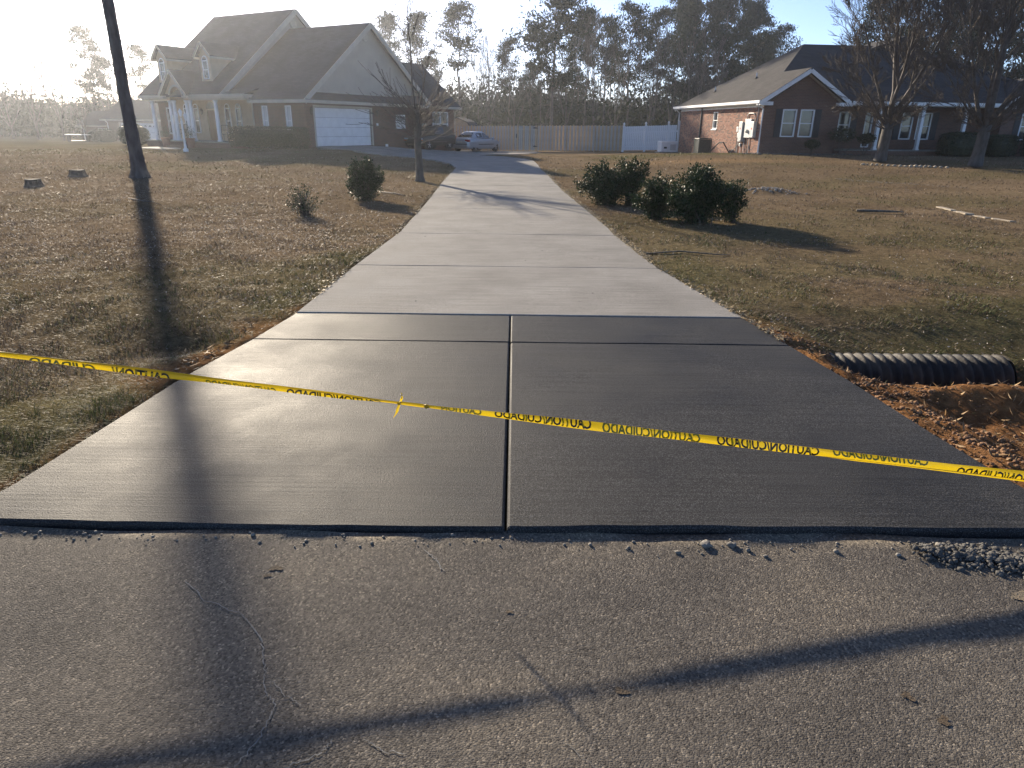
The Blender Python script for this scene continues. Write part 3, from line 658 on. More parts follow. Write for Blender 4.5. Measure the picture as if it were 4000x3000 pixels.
mesh_obj('ribbon', V, [(i * k + j, i * k + j + 1, (i + 1) * k + j + 1, (i + 1) * k + j) for i in range(len(xs) - 1) for j in range(k - 1)], M['tape'], tape, True)
# the fold that doubles over along the lower edge at right and the upper edge at left
def fold(x0, x1, t0, d, nm='fold'):
    xx = np.linspace(x0, x1, 60); V = []
    for i, x in enumerate(xx):
        e = min(1, i / 8, (59 - i) / 8)
        for t in (t0, t0 + d * e * .5, t0 + d * e):
            V.append(tape_p(x, t, .003 + .004 * e * (t != t0)))
    mesh_obj(nm, V, [(i * 3 + j, i * 3 + j + 1, (i + 1) * 3 + j + 1, (i + 1) * 3 + j) for i in range(59) for j in range(2)], M['tape'], tape, True)
fold(1.42, 2.75, -1, -.55); fold(-3.4, -1.15, 1, -.6); fold(-1.1, -.56, 1, -.5)
def lettering(x_left, x_right, txt, mat, sh=0.0, height=2.3):
    cu = bpy.data.curves.new('txt', 'FONT'); cu.body = txt; cu.offset = .034; cu.resolution_u = 2; cu.fill_mode = 'FRONT'
    to = bpy.data.objects.new('txt', cu); COL.objects.link(to)
    dg = bpy.context.evaluated_depsgraph_get(); me = bpy.data.meshes.new_from_object(to.evaluated_get(dg)); bpy.data.objects.remove(to)
    bm = bmesh.new(); bm.from_mesh(me); bpy.data.meshes.remove(me)
    X = [v.co.x for v in bm.verts]; x0, x1 = min(X), max(X); y0, y1 = 0.0, .70
    for v in bm.verts:
        v.co.x = x_right - (v.co.x - x0) / (x1 - x0) * (x_right - x_left)       # printed side faces away: reads mirrored
        v.co.y = (v.co.y - y0) / (y1 - y0) * height - height / 2 + sh; v.co.z = 0
    for yy, nn in ((.97, (0, 1, 0)), (-.97, (0, -1, 0))):
        bmesh.ops.bisect_plane(bm, geom=bm.verts[:] + bm.edges[:] + bm.faces[:], plane_co=(0, yy, 0), plane_no=nn, clear_outer=True)
    for v in bm.verts:
        q = tape_p(v.co.x, v.co.y, .0022); v.co = Vector(q)
    me2 = bpy.data.meshes.new('lettering'); bm.to_mesh(me2); bm.free(); me2.materials.append(mat)
    link(bpy.data.objects.new('lettering', me2), tape)
T = 'CAUTION/CUIDADO'
lettering(.945, 1.41, T, M['ink'], .25); lettering(.42, .87, T, M['ink2'], .05); lettering(-.08, .37, T, M['ink'], .45)
lettering(-.33, -.14, 'CAUTION', M['ink2'], .4); lettering(-1.06, -.61, T, M['ink'], -.75); lettering(-1.45, -1.11, T, M['ink2'], -1.0)
lettering(-1.90, -1.62, 'CAUTION/', M['ink'], -.8); lettering(-2.3, -1.98, 'CUIDADO', M['ink2'], -.9); lettering(1.47, 1.9, T, M['ink2'], .9); lettering(2.03, 2.45, T, M['ink'], -.8); lettering(2.6, 3.1, T, M['ink'], .2)
def tail(pts, ws, nm, tw=.3):
    V = []; n_ = len(pts)
    for i, (p, w) in enumerate(zip(pts, ws)):
        a = tw * i / n_ * 3; s = np.array([math.cos(a), math.sin(a) * .6, .25]) * w
        p = np.array(p); V += [p - s, p + np.array([0, -.004, 0]), p + s]
    mesh_obj(nm, V, [(3 * i + j, 3 * i + j + 1, 3 * i + j + 4, 3 * i + j + 3) for i in range(n_ - 1) for j in range(2)], M['tape'], tape, True)
kc = tape_c(KX[0])
rt = np.random.default_rng(9)
def crumple(dirs, w0, n_=9):
    P = []; W = []
    for i in range(n_):
        f = i / (n_ - 1); P.append(kc + np.array(dirs) * f + rt.normal(0, .0028, 3) * (f > 0) + np.array([.006 * math.sin(f * 5), -.004, 0])); W.append(w0 * (.45 + .9 * math.sin(math.pi * min(1, f * .85 + .12))) * (.7 + .5 * rt.random()))
    return P, W
p_, w_ = crumple((.026, -.006, .060), .0072); tail(p_, w_, 'knot_tail', .9)
for f in (2, 4, 6): o = lumps(np.array([p_[f][0]]), np.array([p_[f][1] - .006]), np.array([p_[f][2]]), np.array([.0045]), 'ink_patch', M['ink'], 1); o.parent = tape
p_, w_ = crumple((-.020, -.012, -.072), .0078); tail(p_, w_, 'knot_tail', .5)
for kx, s in ((KX[0], .010), (KX[1], .013)):
    c = tape_c(kx); o = lumps(np.array([c[0]]), np.array([c[1]]), np.array([c[2]]), np.array([s]), 'knot', M['tape'], 2); o.parent = tape
for sx in (-3.6, 3.6):
    c = tape_c(sx); zg = gz1(sx, c[1] + .02)
    st = thing('wooden_stake', 'rough wooden stake holding the %s end of the tape' % ('left' if sx < 0 else 'right'), 'stake', (sx, c[1] + .02, zg))
    MB().box(-.02, .02, -.02, .02, -.1, c[2] - zg + .12).build('shaft', M['fence'], st); MB().lathe([(.024, c[2] - zg - .03), (.03, c[2] - zg), (.024, c[2] - zg + .03)], 8).build('tape_wrap', M['tape'], st)

# ---------------------------------------------------------------- culvert pipe
M['pipe'] = pm('black_corrugated_plastic', (.020, .020, .020), (.075, .064, .050), 4, .6, .2, 40, spec=.25, lo=.45, hi=.68)
pipe = thing('culvert_pipe', 'black corrugated drainage pipe running under the fresh slab', 'pipe', (0, 5.55, -.36))
na = 28; xs = np.arange(-2.70, 4.22, .0125); V = []
for x in xs:
    for kk in range(na):
        a = 2 * math.pi * kk / na; ph = (x + .018 * math.sin(a)) / .085
        rr = .196 + .016 * float(np.clip(math.sin(2 * math.pi * ph) * 1.6, -1, 1)); V.append((x, rr * math.cos(a), rr * math.sin(a)))
nxs = len(xs); Fc = [(i * na + j, i * na + (j + 1) % na, (i + 1) * na + (j + 1) % na, (i + 1) * na + j) for i in range(nxs - 1) for j in range(na)]
mesh_obj('corrugated_wall', V, Fc, M['pipe'], pipe, True)
V2 = []; 
for x in (-2.70, 4.21):
    for rr in (.208, .170): V2 += [(x, rr * math.cos(2 * math.pi * kk / na), rr * math.sin(2 * math.pi * kk / na)) for kk in range(na)]
for e_ in (0, 1): mesh_obj('rim', V2[2 * na * e_:2 * na * (e_ + 1)], [(j, (j + 1) % na, na + (j + 1) % na, na + j) for j in range(na)], M['pipe'], pipe)
V3 = [(x, .170 * math.cos(2 * math.pi * kk / na), .170 * math.sin(2 * math.pi * kk / na)) for x in (-2.70, 4.21) for kk in range(na)]
mesh_obj('inner_wall', V3, [(j, (j + 1) % na, na + (j + 1) % na, na + j) for j in range(na)], M['pipe'], pipe, True)

# ---------------------------------------------------------------- stumps, sticks, stones
M['rot'] = pm('rotten_wood', (.030, .024, .020), (.06, .05, .042), 12, .95, .6, 30)
def stump(x, y, r, h, label):
    z = gz1(x, y); t = thing('tree_stump', label, 'stump', (x, y, z)); rng = np.random.default_rng(int(x * 10) % 97); n = 18; V = []
    prof = [(1.35, -.05), (1.12, .25), (1.0, .6), (.97, .97), (.9, 1.0)]
    ph = rng.random(3) * 6
    for rr, zz in prof:
        for k in range(n):
            a = 2 * math.pi * k / n; q = r * rr * (1 + .10 * math.sin(3 * a + ph[0]) + .06 * math.sin(7 * a + ph[1])); V.append((q * math.cos(a), q * math.sin(a), zz * h + .03 * h * math.sin(2 * a)))
    Fc = [(i * n + j, i * n + (j + 1) % n, (i + 1) * n + (j + 1) % n, (i + 1) * n + j) for i in range(4) for j in range(n)]
    mesh_obj('bark', V, Fc, M['rot'], t, False)
    mesh_obj('cut_face', V[-n:], [tuple(range(n))], M['rot'], t)
stump(-13.76, 22.4, .21, .21, 'dark tree stump standing left of the leaning pine trunk')
stump(-12.84, 18.85, .19, .20, 'low rotten stump nearest the left edge of the lawn')
M['stick'] = pm('dead_stick', (.10, .08, .06), (.19, .16, .125), 20, .9, .4, 60)
M['stone'] = pm('pale_edging_stone', (.27, .225, .165), (.37, .315, .24), 5, .9, .4, 50)
def stick(pts, r, label):
    z = [gz1(*p) for p in pts]; t = MB().tube([(p[0], p[1], zz + r + (.012 if 0 < i < len(pts) - 1 else 0)) for i, (p, zz) in enumerate(zip(pts, z))], [r, r * .9, r * .7, r * .35][:len(pts)], 6).build('fallen_stick', M['stick'], smooth=True)
    tag(t, label, 'stick')
stick([(1.86, 9.62), (2.35, 9.75), (2.85, 9.5), (3.05, 9.62)], .012, 'thin dark curved stick on the lawn right of the drive')
stick([(7.3, 14.95), (7.6, 14.85), (7.95, 14.8), (8.2, 14.75)], .035, 'grey broken branch piece on the right lawn')
stick([(-8.9, 16.2), (-8.2, 15.5), (-7.9, 15.3), (-7.5, 14.9)], .015, 'bare twig lying in leaf litter beside the trunk shadow')
stick([(-3.5, 18.6), (-3.1, 18.2), (-2.9, 17.9), (-2.75, 17.8)], .022, 'short pale stick lying under the small pruned tree')
for i, (x0, y0, x1, y1, w) in enumerate([(9.70,16.05,9.62,15.35,.16),(9.60,15.2,9.58,14.72,.17),(9.60,14.6,9.64,14.2,.13),(9.66,14.1,9.74,13.62,.11)]):
    mb = MB(); zz = gz1((x0 + x1) / 2, (y0 + y1) / 2); n_ = 7; L0 = []; R0 = []
    for k in range(n_):
        t = k / (n_ - 1); w_ = w * (.75 + .5 * random.random()) / 2; cx = x0 + (x1 - x0) * t; cy = y0 + (y1 - y0) * t
        L0.append((cx - w_, cy, zz + .022)); R0.append((cx + w_, cy, zz + .018))
    o = mb.prism(L0 + R0[::-1], (0, 0, -.09)).build('edging_stone', M['stone'], bevel=.01)
    tag(o, ['longest pale stone slab, farthest of the row sunk in the right lawn', 'second pale stone slab of the sunken row on the right lawn', 'third pale stone slab of the sunken row on the right lawn', 'smallest pale stone slab, nearest of the row on the right lawn'][i], 'stone', 'pale stones sunk in the right lawn')
for i in range(17):   # rounded border stones between the two bare trees
    t = i / 16; x = 15.3 + 2.6 * t; y = 31.5 - 1.9 * t + .12 * math.sin(t * 9)
    o = lumps(np.array([x]), np.array([y]), np.array([gz1(x, y) + .03]), np.array([.085]), 'border_stone', M['stone'], 1)
    tag(o, 'rounded tan border stone in the row between the two bare trees', 'stone', 'border stones between the bare trees')
n = 700; x = 6.1 + 1.8 * RNG.random(n); y = 18.2 + 1.5 * RNG.random(n)
k = np.exp(-(((x - 6.8) / .6) ** 2 + ((y - 18.9) / .45) ** 2)) > RNG.random(n); x, y = x[k], y[k]
M['ash'] = pm('grey_sand', (.22, .20, .18), (.36, .33, .29), 7, .95, .4, 40)
o = lumps(x, y, gz(x, y) + .005, .01 + .025 * RNG.random(len(x)) ** 2, 'sand_heap', M['ash'], 1); tag(o, 'low heap of grey sandy soil on the right lawn', 'soil', kind='stuff')
n = 170; t = RNG.random(n); x = 11.0 + 2.6 * t + RNG.normal(0, .05, n); y = 24.5 - 3.2 * t + RNG.normal(0, .15, n)
o = lumps(x, y, gz(x, y) + .008, .008 + .016 * RNG.random(n) ** 2, 'pale_chippings', M['stone'], 1); tag(o, 'thin line of pale stone chippings across the right lawn', 'chippings', kind='stuff')

# ---------------------------------------------------------------- shrubs
def shrub(loc, rx, ry, h, n, seed, label, mat, leaf=.055, dens=1.0, nsprig=70, stems=9, group=None, base=.06, name='holly_shrub'):
    rng = np.random.default_rng(seed); z0 = gz1(*loc)
    t = thing(name, label, 'shrub', (loc[0], loc[1], z0), 0, group)
    S = []; C = []
    lob = rng.random(8) * 6.28
    for i in range(nsprig):
        az = rng.random() * 6.28; el = math.asin(min(1, rng.random() ** .75)) if rng.random() < .8 else rng.random() * .5
        rad = (.80 + .16 * math.sin(2 * az + lob[0]) + .12 * math.sin(3 * az + lob[1] + 2 * el)) * (.85 + .35 * rng.random())
        tip = np.array([rx * rad * math.cos(el) ** .75 * math.cos(az), ry * rad * math.cos(el) ** .75 * math.sin(az), base + h * (.06 + .94 * math.sin(el) ** .62) * (.82 + .26 * rng.random()) * (.9 + .1 * math.sin(az * 2 + lob[2]))])
        st = np.array([rng.normal(0, rx * .12), rng.normal(0, ry * .12), 0.0]); mid = st * .5 + tip * .5 + np.array([0, 0, h * .10]); mid[:2] *= .75
        S += [(*st, *mid, .010, .006), (*mid, *tip, .006, .002)]
        kk = int(n / nsprig * (.6 + .8 * rng.random()) * dens); u = rng.random(kk) ** .55
        P = np.where(u[:, None] < .5, st + (mid - st) * (u[:, None] * 2), mid + (tip - mid) * (u[:, None] * 2 - 1))
        P = P + rng.normal(0, .04 + .07 * rx, (kk, 3)) * (1.1 - .75 * u[:, None]); P[:, 2] = np.maximum(P[:, 2], .02); C.append(P)
    C = np.concatenate(C)
    segs_obj('stems', S, M['twig'], t)
    V, Fi = leaf_mesh(C, leaf * (.6 + .7 * rng.random(len(C))), rng); mesh_obj('foliage', V, Fi, mat, t)
    return t
shrub((2.15, 16.3), .80, .68, .98, 16000, 1, 'rounded dark holly shrub at the drive edge, left of the right-hand clump', M['holly'], .050, group='holly shrubs right of the drive', nsprig=95)
shrub((2.66, 16.1), .42, .42, 1.14, 6000, 12, 'taller upright holly shoots at the back of the right-hand clump', M['holly'], .050, group='holly shrubs right of the drive', nsprig=40)
shrub((2.74, 13.6), .46, .44, .88, 8500, 2, 'narrow middle holly shrub of the right-hand clump', M['holly'], .045, group='holly shrubs right of the drive', nsprig=60)
shrub((3.42, 13.05), .72, .62, 1.10, 20000, 3, 'largest dark holly shrub of the clump right of the drive', M['holly'], .045, group='holly shrubs right of the drive', nsprig=105)
shrub((4.12, 13.15), .36, .36, .82, 3000, 4, 'sparse thin-branched holly shrub at the right end of the clump', M['holly'], .042, group='holly shrubs right of the drive', nsprig=30)
shrub((-3.48, 16.5), .56, .54, .96, 12000, 5, 'dense upright green holly shrub left of the drive', M['holly'], .048, nsprig=85)
shrub((-4.0, 13.4), .48, .45, .62, 1500, 6, 'sparse scrubby shrub with bare stems on the left lawn', M['holly'], .034, nsprig=46, dens=.8)

# ---------------------------------------------------------------- leaning pine in the left lawn
pine = thing('leaning_pine', 'tall pine with a bare trunk in the left lawn', 'tree', (-11.86, 22.5, gz1(-11.86, 22.5)))
rng = np.random.default_rng(3)
path = [(0, 0, -.1), (0, 0, .04), (.0, 0, .25), (-.01, 0, .7), (-.03, 0, 1.6), (-.05, .0, 2.8), (-.06, .0, 4.2), (-.10, .02, 5.6), (-.10, .05, 7.2), (-.05, .05, 9.0), (.02, .05, 11.2), (.05, .02, 13.4)]
rad = [.34, .29, .225, .195, .178, .168, .160, .150, .140, .12, .08, .03]
nn = 26; V = []
fine = []; 
for i in range(len(path) - 1):
    for t in np.linspace(0, 1, 7, endpoint=False): fine.append((np.array(path[i]) * (1 - t) + np.array(path[i + 1]) * t, rad[i] * (1 - t) + rad[i + 1] * t))
fine.append((np.array(path[-1]), rad[-1]))
for c, r_ in fine:
    for k in range(nn):
        a = 2 * math.pi * k / nn; q = r_ * (1 + .05 * math.sin(5 * a + c[2] * 1.1) + .16 * math.exp(-c[2] / .25) * math.cos(5 * a) + rng.normal(0, .028)); V.append((c[0] + q * math.cos(a), c[1] + q * math.sin(a), c[2]))
mesh_obj('trunk', V, [(i * nn + j, i * nn + (j + 1) % nn, (i + 1) * nn + (j + 1) % nn, (i + 1) * nn + j) for i in range(len(fine) - 1) for j in range(nn)], M['bark'], pine, True)
S = []; tips = []
for i in range(26):
    h = 7.9 + 5.3 * (i + rng.random()) / 26; az = rng.random() * 6.28; Lb = (2.7 - (h - 7.9) * .26) * (.7 + .5 * rng.random())
    grow(S, (.0, .05, h), (math.cos(az), math.sin(az), .25), Lb, .045, 2, rng, .06, .7, .13, 3, .55, .5, tips=tips)
segs_obj('limbs', S, M['bark'], pine)
C = np.concatenate([np.array(p) + rng.normal(0, .16, (70, 3)) for p, d in tips]); V, Fi = leaf_mesh(C, .16 + .08 * rng.random(len(C)), rng, .10, .5); mesh_obj('needles', V, Fi, M['needle'], pine)

# ---------------------------------------------------------------- small pruned tree by the drive
t = thing('pruned_tree', 'small pruned bare tree with whip-like shoots beside the drive', 'tree', (-3.04, 22.83, gz1(-3.04, 22.83))); rng = np.random.default_rng(21)
mb = MB(); mb.tube([(0, 0, -.1), (0, 0, .03), (.0, 0, .2), (-.01, 0, .6), (-.03, 0, 1.1), (-.01, 0, 1.6), (-.03, .0, 2.05), (-.02, 0, 2.3)], [.19, .165, .128, .112, .108, .118, .11, .05], 14).build('trunk', M['bark2'], t, True)
S = []
grow(S, (-.05, 0, 1.9), (-.12, 0, 1), 3.6, .036, 2, rng, .05, .38, .05, 7, .40, .45, rmin=.0075)
grow(S, (.0, 0, 2.0), (.22, .1, 1), 1.9, .03, 2, rng, .06, .5, .06, 6, .5, .5, rmin=.0075)
for i in range(80):
    az = rng.random() * 6.28; z = 1.15 + 1.05 * rng.random(); e = -.1 + 1.0 * rng.random()
    grow(S, (.05 * math.cos(az), .05 * math.sin(az), z), (math.cos(az), math.sin(az), e), .5 + 1.35 * rng.random(), .017, 1, rng, .09, .45, .07, 3, .45, .6, rmin=.0075)
segs_obj('shoots', S, M['twig'], t)

# ---------------------------------------------------------------- two large bare trees on the right lawn
def big_bare(x, y, seed, forks, label, Hm):
    rng = np.random.default_rng(seed); z0 = gz1(x, y); t = thing('bare_tree', label, 'tree', (x, y, z0), 0, 'large bare trees before the right house')
    S = []
    trunk = [(0, 0, -.15, .36), (0, 0, .1, .29), (.02, 0, .5, .235), (.05, 0, 1.1, .22), (.06, 0, 1.7, .21)]
    mb = MB(); mb.tube([p[:3] for p in trunk], [p[3] for p in trunk], 16); mb.build('trunk', M['bark2'], t, True)
    for (dx, dy, L_, r_, z) in forks:
        grow(S, (.05, 0, z), (dx, dy, 1.0), L_, r_, 4, rng, .05, .42, .07, 6, .56, .52, rmin=.0065)
    for i in range(14):
        az = rng.random() * 6.28; grow(S, (.05, 0, 1.3 + .5 * rng.random()), (math.cos(az), math.sin(az), .25 + .4 * rng.random()), 1.2 + rng.random(), .03, 3, rng, .08, .55, .12, 5, .55, .5, rmin=.0065)
    segs_obj('branches', S, M['twig'], t)
    print(label, len(S))
big_bare(16.89, 33.25, 31, [(-.45,.0,4.6,.10,1.6),(.10,.1,5.6,.14,1.65),(.45,-.1,4.8,.11,1.6),(-.15,-.3,4.8,.10,1.5),(.15,.4,4.4,.09,1.5),(-.75,.1,3.4,.07,1.4),(.8,.1,3.4,.07,1.4)], 'broad bare tree with dense upright twigs left of the porch column', 8)
big_bare(19.15, 29.85, 32, [(-.5,.0,4.4,.10,1.2),(.05,.1,5.6,.15,1.65),(.4,-.1,4.8,.12,1.6),(-.25,-.3,4.6,.10,1.4),(.2,.4,4.4,.09,1.5),(.8,.1,3.6,.08,1.4),(-.8,.2,3.0,.06,1.3)], 'forked bare tree nearest the right edge of the photo', 8)
# ---------------------------------------------------------------- building helpers
class WP:      # a wall plane: origin, direction along the wall, outward normal to the right of it
    def __init__(s, o, d): s.o = o; s.d = d; s.n = (d[1], -d[0])
    def P(s, a, z, off=0.0): return (s.o[0] + s.d[0] * a + s.n[0] * off, s.o[1] + s.d[1] * a + s.n[1] * off, z)
    def sbox(s, mb, a0, a1, z0, z1, f0, f1):
        p = [s.P(a0, z0, f1), s.P(a1, z0, f1), s.P(a1, z0, f0), s.P(a0, z0, f0), s.P(a0, z1, f1), s.P(a1, z1, f1), s.P(a1, z1, f0), s.P(a0, z1, f0)]
        return mb.add(p, [(0, 3, 2, 1), (4, 5, 6, 7), (0, 1, 5, 4), (1, 2, 6, 5), (2, 3, 7, 6), (3, 0, 4, 7)])
    def wall(s, mb, L_, z0, z1, holes=(), rev=.12):
        A = sorted({0, L_} | {h[0] for h in holes} | {h[1] for h in holes}); Z = sorted({z0, z1} | {h[2] for h in holes} | {h[3] for h in holes})
        for i in range(len(A) - 1):
            for j in range(len(Z) - 1):
                ca, cz = (A[i] + A[i + 1]) / 2, (Z[j] + Z[j + 1]) / 2
                if any(h[0] < ca < h[1] and h[2] < cz < h[3] for h in holes): continue
                mb.poly([s.P(A[i], Z[j]), s.P(A[i + 1], Z[j]), s.P(A[i + 1], Z[j + 1]), s.P(A[i], Z[j + 1])])
        for h in holes:
            a0, a1, b0, b1 = h[:4]
            for q in (((a0, b0), (a0, b1)), ((a0, b1), (a1, b1)), ((a1, b1), (a1, b0)), ((a1, b0), (a0, b0))):
                (x0, y0), (x1, y1) = q; mb.poly([s.P(x0, y0), s.P(x1, y1), s.P(x1, y1, -rev), s.P(x0, y0, -rev)])
    def window(s, parent, a0, a1, z0, z1, frame=.05, cols=1, rail=True, arch=0.0, fm=None, pane=None, sill=None, proud=.02, back=-.09):
        fm = fm or M['white']; mb = MB(); f0, f1 = back, proud
        s.sbox(mb, a0 - .01, a0 + frame, z0, z1, f0, f1); s.sbox(mb, a1 - frame, a1 + .01, z0, z1, f0, f1)
        s.sbox(mb, a0 + frame, a1 - frame, z0 - .005, z0 + frame, f0, f1 + .004); s.sbox(mb, a0 + frame, a1 - frame, z1 - frame, z1 + .005, f0, f1 + .004)
        if rail: s.sbox(mb, a0 + frame, a1 - frame, (z0 + z1) / 2 - frame * .4, (z0 + z1) / 2 + frame * .4, f0 + .02, f1 - .006)
        for k in range(1, cols):
            c = a0 + (a1 - a0) * k / cols; s.sbox(mb, c - frame * .5, c + frame * .5, z0 + frame, z1 - frame, f0 + .02, f1 - .003)
        if arch:
            r_ = (a1 - a0) / 2; c = (a0 + a1) / 2; n_ = 12
            for i in range(n_):
                t0, t1 = math.pi * i / n_, math.pi * (i + 1) / n_; q = []
                for t in (t0, t1):
                    for rr in (r_ + .01, r_ - frame): q.append((c + rr * math.cos(t), z1 + rr * math.sin(t) * arch / r_))
                p = [s.P(*q[0], f1), s.P(*q[1], f1), s.P(*q[3], f1), s.P(*q[2], f1)]; mb.poly(p); mb.poly([s.P(*q[0], f0), s.P(*q[2], f0), s.P(*q[2], f1), s.P(*q[0], f1)])
        w = mb.build('window', fm, parent)
        pb = MB(); pb.poly([s.P(a0, z0, f0 + .03), s.P(a1, z0, f0 + .03), s.P(a1, z1, f0 + .03), s.P(a0, z1, f0 + .03)])
        if arch:
            r_ = (a1 - a0) / 2; c = (a0 + a1) / 2; pb.poly([s.P(c + r_ * math.cos(t), z1 + arch * math.sin(t), f0 + .03) for t in np.linspace(0, math.pi, 13)])
        pb.build('pane', pane or M['glass'], w)
        if sill:
            sb = MB(); s.sbox(sb, a0 - .05, a1 + .05, z0 - .08, z0 - .008, -.02, .06); sb.build('sill', sill, w)
        return w
def siding(parent, plane_x, zf, z0, z1, step, side=1):
    # lapped boards, each its own piece, on a gable facing +x; zf(z) gives (y_front, y_back)
    z = z0
    while z < z1 - .02:
        zz = min(z + step, z1); (a0, b0), (a1, b1) = zf(z), zf(zz)
        if b0 - a0 < .05: break
        a1, b1 = (a1, b1) if b1 > a1 else ((a1 + b1) / 2, (a1 + b1) / 2 + .01)
        p = [(plane_x + .022, a0, z), (plane_x + .022, b0, z), (plane_x + .006, b1, zz), (plane_x + .006, a1, zz)]
        q = [(plane_x - .03, a0, z), (plane_x - .03, b0, z), (plane_x - .03, b1, zz), (plane_x - .03, a1, zz)]
        MB().add(p + q, [(0, 1, 2, 3), (0, 4, 5, 1), (7, 6, 5, 4), (1, 5, 6, 2), (3, 2, 6, 7), (0, 3, 7, 4)]).build('siding_board', M['siding'], parent)
        z += step
def roof_slab(mb, pts, th=.10): mb.prism(pts, (0, 0, -th))
def column(parent, x, y, z0, z1, r=.12, mat=None, sq=False):
    mb = MB()
    if sq: mb.box(x - r, x + r, y - r, y + r, z0 + .08, z1 - .08); mb.box(x - r * 1.3, x + r * 1.3, y - r * 1.3, y + r * 1.3, z0, z0 + .079); mb.box(x - r * 1.3, x + r * 1.3, y - r * 1.3, y + r * 1.3, z1 - .079, z1)
    else: mb.lathe([(r * 1.35, z0), (r * 1.35, z0 + .06), (r * 1.1, z0 + .12), (r, z0 + .2), (r * .98, (z0 + z1) / 2), (r * .84, z1 - .16), (r * 1.0, z1 - .1), (r * 1.2, z1 - .06), (r * 1.2, z1)], 14, (x, y, 0))
    return mb.build('column', mat or M['white'], parent, smooth=False)
def leaf_box(name, parent, x0, x1, y0, y1, z0, z1, n, seed, mat, leaf=.05, rnd=.25):
    rng = np.random.default_rng(seed); U = rng.random((n, 3)) * 2 - 1
    ax = np.argmax(np.abs(U) * np.array([1 / max(.1, (x1 - x0)), 1 / max(.1, y1 - y0), 1 / max(.1, z1 - z0)]) ** .0 * 1, 1)
    f = rng.integers(0, 5, n); U[f == 0, 0] = 1; U[f == 1, 0] = -1; U[f == 2, 1] = -1; U[f == 3, 2] = 1; U[f == 4, 1] = 1
    nr = np.linalg.norm(U, axis=1, keepdims=True); cube = np.max(np.abs(U), 1, keepdims=True)
    U = U * (1 - rnd * (nr / cube - 1) / .732 * .6); U += rng.normal(0, .03, U.shape)
    C = np.array([(x0 + x1) / 2, (y0 + y1) / 2, (z0 + z1) / 2]) + U * np.array([(x1 - x0) / 2, (y1 - y0) / 2, (z1 - z0) / 2]); C[:, 2] = np.maximum(C[:, 2], z0)
    V, Fi = leaf_mesh(C, leaf * (.7 + .6 * rng.random(n)), rng, .6); mesh_obj(name, V, Fi, mat, parent)
def hedge(name, label, loc, rotz, sx, sy, h, n, seed, leaf=.06, rnd=.3, group=None, mat=None, cat='hedge'):
    t = thing(name, label, cat, loc, rotz, group)
    mb = MB(); k = .90; prof = [(.45, .02), (.92, .12), (1, .45), (.97, .75), (.80, .93), (.30, 1.0)]; m_ = 20; pts = []
    for r_, z in prof:
        for i in range(m_):
            a = 2 * math.pi * i / m_; c, s_ = math.cos(a), math.sin(a); sq = 1 / max(abs(c), abs(s_)) ** (1 - rnd * 1.2 if rnd < .8 else 0)
            pts.append((c * sq * sx / 2 * r_ * k, s_ * sq * sy / 2 * r_ * k, z * h * .95))
    mb.add(pts, [(i * m_ + j, i * m_ + (j + 1) % m_, (i + 1) * m_ + (j + 1) % m_, (i + 1) * m_ + j) for i in range(5) for j in range(m_)] + [tuple(range(5 * m_, 6 * m_))])
    mb.build('blocking_core', M['box'], t)  # solid core added inside the leaves to block light
    leaf_box('foliage', t, -sx / 2, sx / 2, -sy / 2, sy / 2, .03, h, n, seed, mat or M['box'], leaf, rnd); return t

# ---------------------------------------------------------------- large brick house on the left
LHo = (-11.7, 41.0); LHr = R(-30)
LH = thing('brick_house', 'large brick house with two dormers, columned porch and white garage door', 'house', (*LHo, 0), LHr)
def lh_world(x, y): c, s = math.cos(LHr), math.sin(LHr); return (LHo[0] + c * x - s * y, LHo[1] + s * x + c * y)
fw = WP((-4.7, .3), (1, 0)); sw = WP((-.35, .3), (0, 1)); mw = WP((-14.2, 2.0), (1, 0)); lw = WP((-16.6, 2.3), (1, 0))
mb = MB(); fw.wall(mb, 4.35, -.5, 2.86, [(.82, 1.28, 1.0, 2.63), (2.76, 3.22, 1.0, 2.63)]); mb.build('front_wall', M['brick'], LH)
mb = MB(); sw.wall(mb, 14.6, -.6, 2.86, [(.7, 5.5, .42, 2.56), (7.92, 8.88, 1.44, 2.29), (12.0, 13.86, .95, 2.57)], .18); mb.build('side_wall', M['brick'], LH)
mb = MB(); WP((-4.7, 2.0), (0, -1)).wall(mb, 1.7, -.3, 2.9); mb.build('return_wall', M['brick'], LH)
mb = MB(); mw.wall(mb, 9.5, .3, 3.3, [(14.2 - 13.42, 14.2 - 12.92, 1.0, 2.55), (14.2 - 12.42, 14.2 - 11.92, 1.0, 2.55), (14.2 - 11.15, 14.2 - 10.05, .57, 2.42), (14.2 - 9.28, 14.2 - 8.8, 1.0, 2.55), (14.2 - 8.24, 14.2 - 7.76, 1.0, 2.55)]); mb.build('porch_wall', M['stucco'], LH)
mb = MB(); lw.wall(mb, 2.4, -.3, 3.0, [(.85, 1.40, .9, 2.6)]); WP((-14.2, 2.3), (0, 1)).wall(mb, .3, -.3, 3.0); WP((-16.6, 9), (0, -1)).wall(mb, 6.7, -.3, 3.0); mb.build('wing_wall', M['brick'], LH)
mb = MB(); mb.poly([(-14.2, 12.5, -.5), (-14.2, 2.0, -.5), (-14.2, 2.0, 3.2), (-14.2, .2, 3.6), (-14.2, 6.26, 8.4), (-14.2, 12.5, 3.3)]); mb.poly([(-14.2, 12.5, -.5), (-14.2, 12.5, 3.3), (-.35, 12.5, 3.3), (-.35, 12.5, -.5)]); mb.poly([(-.35, 14.9, -.6), (-8, 14.9, -.6), (-8, 14.9, 2.9), (-.35, 14.9, 2.9)]); mb.build('rear_wall', M['brick'], LH)
for a0, a1 in ((.82, 1.28), (2.76, 3.22)): fw.window(LH, a0, a1, 1.0, 2.63, .05, pane=M['curtain'])
